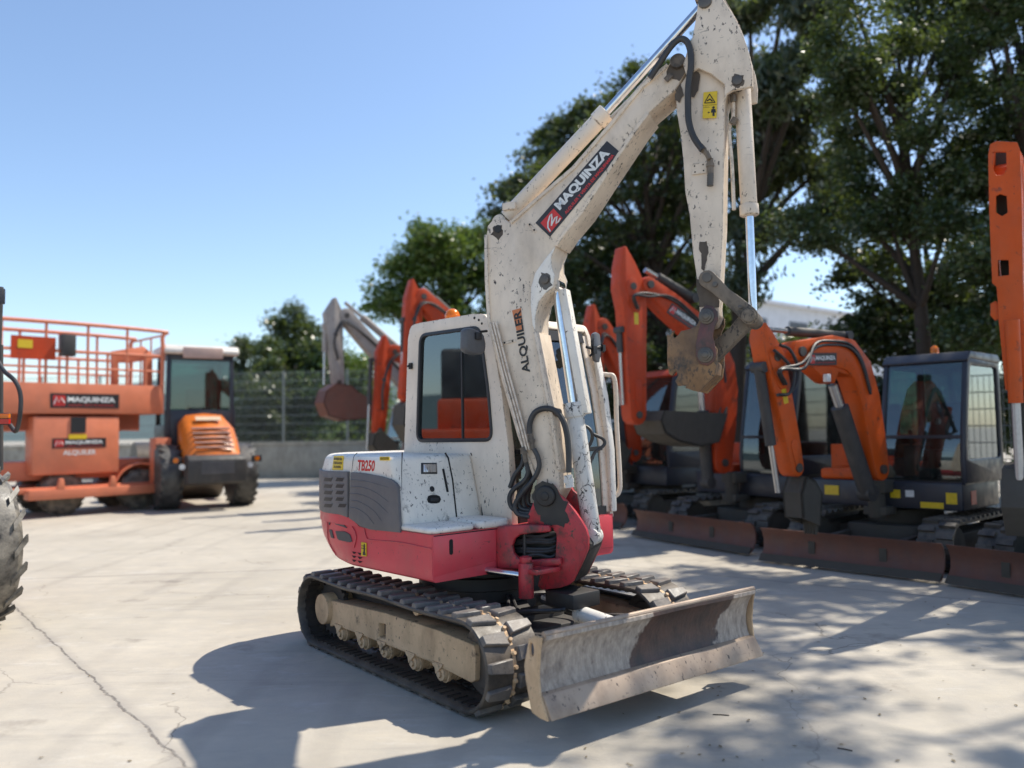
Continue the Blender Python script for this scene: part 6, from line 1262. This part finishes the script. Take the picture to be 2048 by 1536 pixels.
def tree(label, base, blobs, mat, leaves, size, trunk_r=.22, name='tree', seed=1, long=1.0, twig=.55, group=None, droop=0, lean=None, density=.55):
    # blobs: (x, y, z, r) crown masses in world space; each gets its own limb, its twigs and its leaves
    R = random.Random(seed); bx_, by_ = base; t = thing(name, label, 'tree', (bx_, by_, 0), 0, group)
    wd = MB(); zmax = max(b[2] for b in blobs); cx = sum(b[0] for b in blobs)/len(blobs)-bx_; cy = sum(b[1] for b in blobs)/len(blobs)-by_
    top = V((cx*.8, cy*.8, zmax*.85)); path = [V((0, 0, -.1)), V((R.uniform(-.15, .15), R.uniform(-.1, .1), top.z*.3)), V((top.x*.45, top.y*.45, top.z*.62)), top]
    sp = spline(path, 5); wd.tube(sp, trunk_r, 9, rf=lambda u: trunk_r*(1.15-.95*u))
    V3 = sum(b[3]**2 for b in blobs); lf_v = []; lf_f = []
    for b in blobs:
        c = V((b[0]-bx_, b[1]-by_, b[2])); k = min(range(len(sp)), key=lambda i: abs(sp[i].z-c.z*.72)); s0 = sp[k]
        mid = s0.lerp(c, .5)+V((R.uniform(-.3, .3), R.uniform(-.3, .3), R.uniform(-.1, .3)))*b[3]*.4
        wd.tube(spline([s0, mid, c], 4), .08, 6, rf=lambda u: trunk_r*.42*(1-.8*u)+.008)
        nb = int(leaves*b[3]**2/V3); nt_ = max(6, int(b[3]**2*9*density/.55)); per = max(8, nb//nt_)
        for j in range(nt_):
            d = V((R.gauss(0, 1), R.gauss(0, 1), R.gauss(0, .85))).normalized(); rr = b[3]*R.uniform(.35, 1.08)*(1+.18*sin(d.x*5+d.z*7+seed)); e = c+V((d.x*rr, d.y*rr, d.z*rr*.9))
            if e.z < .3: continue
            if j % 2 == 0: wd.tube([c.lerp(e, .05), c.lerp(e, .55)+V((0, 0, R.uniform(-.1, .1))), e], .02, 4, rf=lambda u: .028*(1-.8*u))
            tw = twig*R.uniform(.6, 1.25); ax = V((R.gauss(0, 1), R.gauss(0, 1), R.gauss(0, .4)-droop)).normalized()
            for q in range(per):
                u = R.random(); p = e+ax*tw*(u-.3)*1.5+V((R.gauss(0, 1), R.gauss(0, 1), R.gauss(0, .7)))*tw*.36
                a = V((R.gauss(0, 1), R.gauss(0, 1), R.gauss(0, .6)-droop*1.4)).normalized(); w_ = a.cross(V((R.gauss(0, 1), R.gauss(0, 1), R.gauss(0, 1)))).normalized(); s = size*R.uniform(.6, 1.25)
                n0 = len(lf_v); lf_v += [p-a*s*.5*long, p+w_*s*.28, p+a*s*.5*long, p-w_*s*.28]; lf_f.append((n0, n0+1, n0+2, n0+3))
    wd.build('trunk', BARK, t, rz=False)
    me = bpy.data.meshes.new('crown'); me.from_pydata([tuple(p) for p in lf_v], [], lf_f); me.materials.append(mat); o = bpy.data.objects.new('crown', me); COL.objects.link(o); o.parent = t; return t
def W(px, py, dep, rpx): q = dist_pt(px, py, dep); return (q.x, q.y, q.z, rpx*dep/FPX)
def TB(label, dep, blobs, *a, basepx=None, **k):
    bl = [W(x, y, dep+dd, r_) for x, y, r_, dd in blobs]; bp = basepx or sum(b[0] for b in blobs)/len(blobs); return tree(label, ((bp-1024)/FPX*dep, dep), bl, *a, **k)
TB('narrow dark conifer rising behind the fence, left of the grey boom', 40, [(592,650,34,0),(590,700,48,0),(594,760,56,1),(590,820,58,0),(560,720,34,0),(622,730,34,0),(560,800,50,0),(630,800,50,0),(592,622,20,0),(560,660,22,0),(625,665,22,0)], LF2, 22000, .22, name='conifer_tree', seed=3, twig=.8)
TB('small olive-green tree beside the roller cab roof', 38, [(492,705,30,0),(500,760,44,0),(488,820,48,1),(470,740,34,0)], LF3, 9000, .22, seed=4, twig=.7)
TB('bushy mid-green tree behind the hanging rusty bucket', 35, [(690,730,48,0),(640,790,52,0),(730,790,60,1),(690,850,60,0),(590,850,55,1),(640,860,60,0),(650,720,40,1),(740,860,60,0)], LF1, 22000, .20, seed=5, twig=.7)
TB('pale feathery tree between the conifer and the grey boom', 36, [(650,740,34,0),(640,700,26,0),(650,800,50,0),(540,740,34,0),(520,780,44,0),(545,700,24,1)], LFM, 12000, .2, seed=52, twig=.7)
TB('low hedge-like shrub tree behind the fence, just right of the roller', 34, [(540,800,50,0),(500,830,50,0),(585,840,50,1),(540,870,50,0),(480,870,40,0)], LF2, 14000, .2, seed=51, twig=.6)
TB('light green loose-crowned tree above the amber beacon', 30, [(905,500,62,0),(850,480,42,-1),(835,535,46,0),(965,470,44,1),(900,570,60,0),(800,590,44,0),(960,560,55,1),(770,615,32,0),(850,640,52,0),(940,640,60,0),(1000,540,50,1)], LF1, 26000, .20, seed=6, twig=.75, density=.38)
TB('tall dark tree behind the elbow of the raised boom', 26, [(1030,370,48,0),(1015,430,42,0),(1100,330,60,0),(1130,260,55,0),(1180,220,44,0),(1080,430,60,1),(1160,400,70,0),(1100,520,70,0),(1180,520,70,0),(1130,620,70,0),(1210,320,60,1)], LF2, 34000, .17, seed=7, twig=.6, density=.5)
TB('tall dark tree behind the upper boom and the tall upright orange arm', 24, [(1260,220,52,0),(1240,330,60,0),(1320,300,64,1),(1280,420,70,0),(1350,440,60,0),(1240,520,70,1),(1330,560,72,0),(1270,650,70,0),(1400,640,60,0),(1260,160,34,0),(1420,720,60,1),(1320,740,60,1)], LF2, 36000, .16, seed=8, twig=.55, density=.5)
def fill(x0, x1, y0, y1, st, r, skip, seed, dd=1.5):
    R = random.Random(seed); o = []
    y = y0
    while y <= y1:
        x = x0
        while x <= x1:
            if R.random() > skip: o.append((x+R.uniform(-.4, .4)*st, y+R.uniform(-.4, .4)*st, r*R.uniform(.75, 1.2), R.uniform(-dd, dd)))
            x += st
        y += st
    return o
TB('dark leafy tree filling the gap between the boom and the arm', 22, [q for q in fill(1080, 1480, 100, 720, 70, 58, .05, 31) if q[1] > 345-(q[0]-1000)*.70+50], LF2, 50000, .14, seed=17, twig=.5, basepx=1330, density=.6)
TB('drooping grey-green eucalyptus right behind the raised arm', 19, [(1500,30,60,0),(1480,140,50,1),(1530,220,60,0),(1490,330,50,0),(1500,460,46,0),(1465,560,44,0),(1470,430,46,1)]+fill(1560, 1680, -20, 400, 78, 54, .12, 21), LF3, 46000, .13, seed=9, long=1.7, twig=.5, droop=.9, basepx=1475, trunk_r=.25, name='eucalyptus_tree', density=.55)
TB('big dark broadleaf tree above the gooseneck boom', 15.2, fill(1700, 1930, -30, 440, 74, 56, .22, 22)+[(1590,440,34,0),(1640,480,36,0)], LFM, 60000, .10, seed=10, twig=.5, basepx=1850, trunk_r=.17, density=.5, droop=.3)
TB('dense dark understorey tree behind the black cab roof', 18, fill(1700, 2150, 480, 860, 74, 64, .0, 23)+[(1650,740,40,0)], LF2, 60000, .13, seed=12, twig=.5, basepx=1800, density=.6)
TB('leafy low tree behind the orange-roofed cab', 21, fill(1200, 1620, 720, 860, 76, 62, .0, 24, 1), LF2, 26000, .14, seed=15, twig=.5, basepx=1400, density=.55)
TB('tall tree at the right edge, behind the slotted orange arm', 14.2, fill(1980, 2200, -60, 700, 82, 64, .16, 25, 1.2), LFM, 50000, .11, seed=13, twig=.45, basepx=2100, trunk_r=.18, density=.5)
tree('leafy tree just past the right end of the machine row', (10.6, 11.2), [(9.0+1.0*i+.4*j, 9.3+.9*j-.2*i, 6.6+.8*((i*2+j) % 3), 1.05) for i in range(4) for j in range(5)], LF2, 26000, .15, trunk_r=.28, seed=14, twig=.55, density=.55)
tree('very tall plane tree right of the yard, dappling the concrete with shade', (13.6, 9.8), [(9.3+1.55*i+.5*(j % 2), 6.6+1.45*j, 13.2+.9*((i+j*2) % 3), 1.0) for i in range(5) for j in range(6) if (i*7+j*3) % 5 != 1], LF1, 20000, .20, trunk_r=.32, seed=16, twig=.65, density=.42)
# litter
R = random.Random(77); vs = []; fs = []
for i in range(170):
    if i < 110: px, py = R.uniform(1150, 2048), R.uniform(1060, 1536)
    else: px, py = R.uniform(0, 2048), R.uniform(1010, 1536)
    g_ = ground(px, py); a = R.uniform(0, 6.3); s = R.uniform(.006, .02)*(1 if i < 500 else .6); n = len(vs)
    for u, v_ in ((-1, 0), (0, -.45), (1, 0), (0, .45)): vs.append((g_.x+s*(u*cos(a)-v_*sin(a)), g_.y+s*(u*sin(a)+v_*cos(a)), .005+R.uniform(0, .004)))
    fs.append((n, n+1, n+2, n+3))
mb = MB(); mb.add(vs, fs); o = mb.build('leaf_litter', plain('dry_leaf', (.16, .12, .06), .8)); o['kind'] = 'stuff'; o['label'] = 'tiny dry leaves and grit scattered over the concrete'; o['category'] = 'litter'
def bit(name, label, px, py, pts, r, mat=BARK, cat='twig'):
    g_ = ground(px, py); t = MB(); t.tube([V(p)+V((g_.x, g_.y, r)) for p in pts], r, 5); o = t.build(name, mat); o['label'] = label; o['category'] = cat
bit('twig', 'thin dark twig lying on the concrete in front of the dozer blade', 1442, 1431, [(-.045, .01, 0), (0, 0, .002), (.045, -.008, 0)], .003)
bit('twig', 'short dark twig on the sunny concrete at the lower right', 1690, 1500, [(-.03, .02, 0), (0, 0, .002), (.03, -.02, 0)], .003)
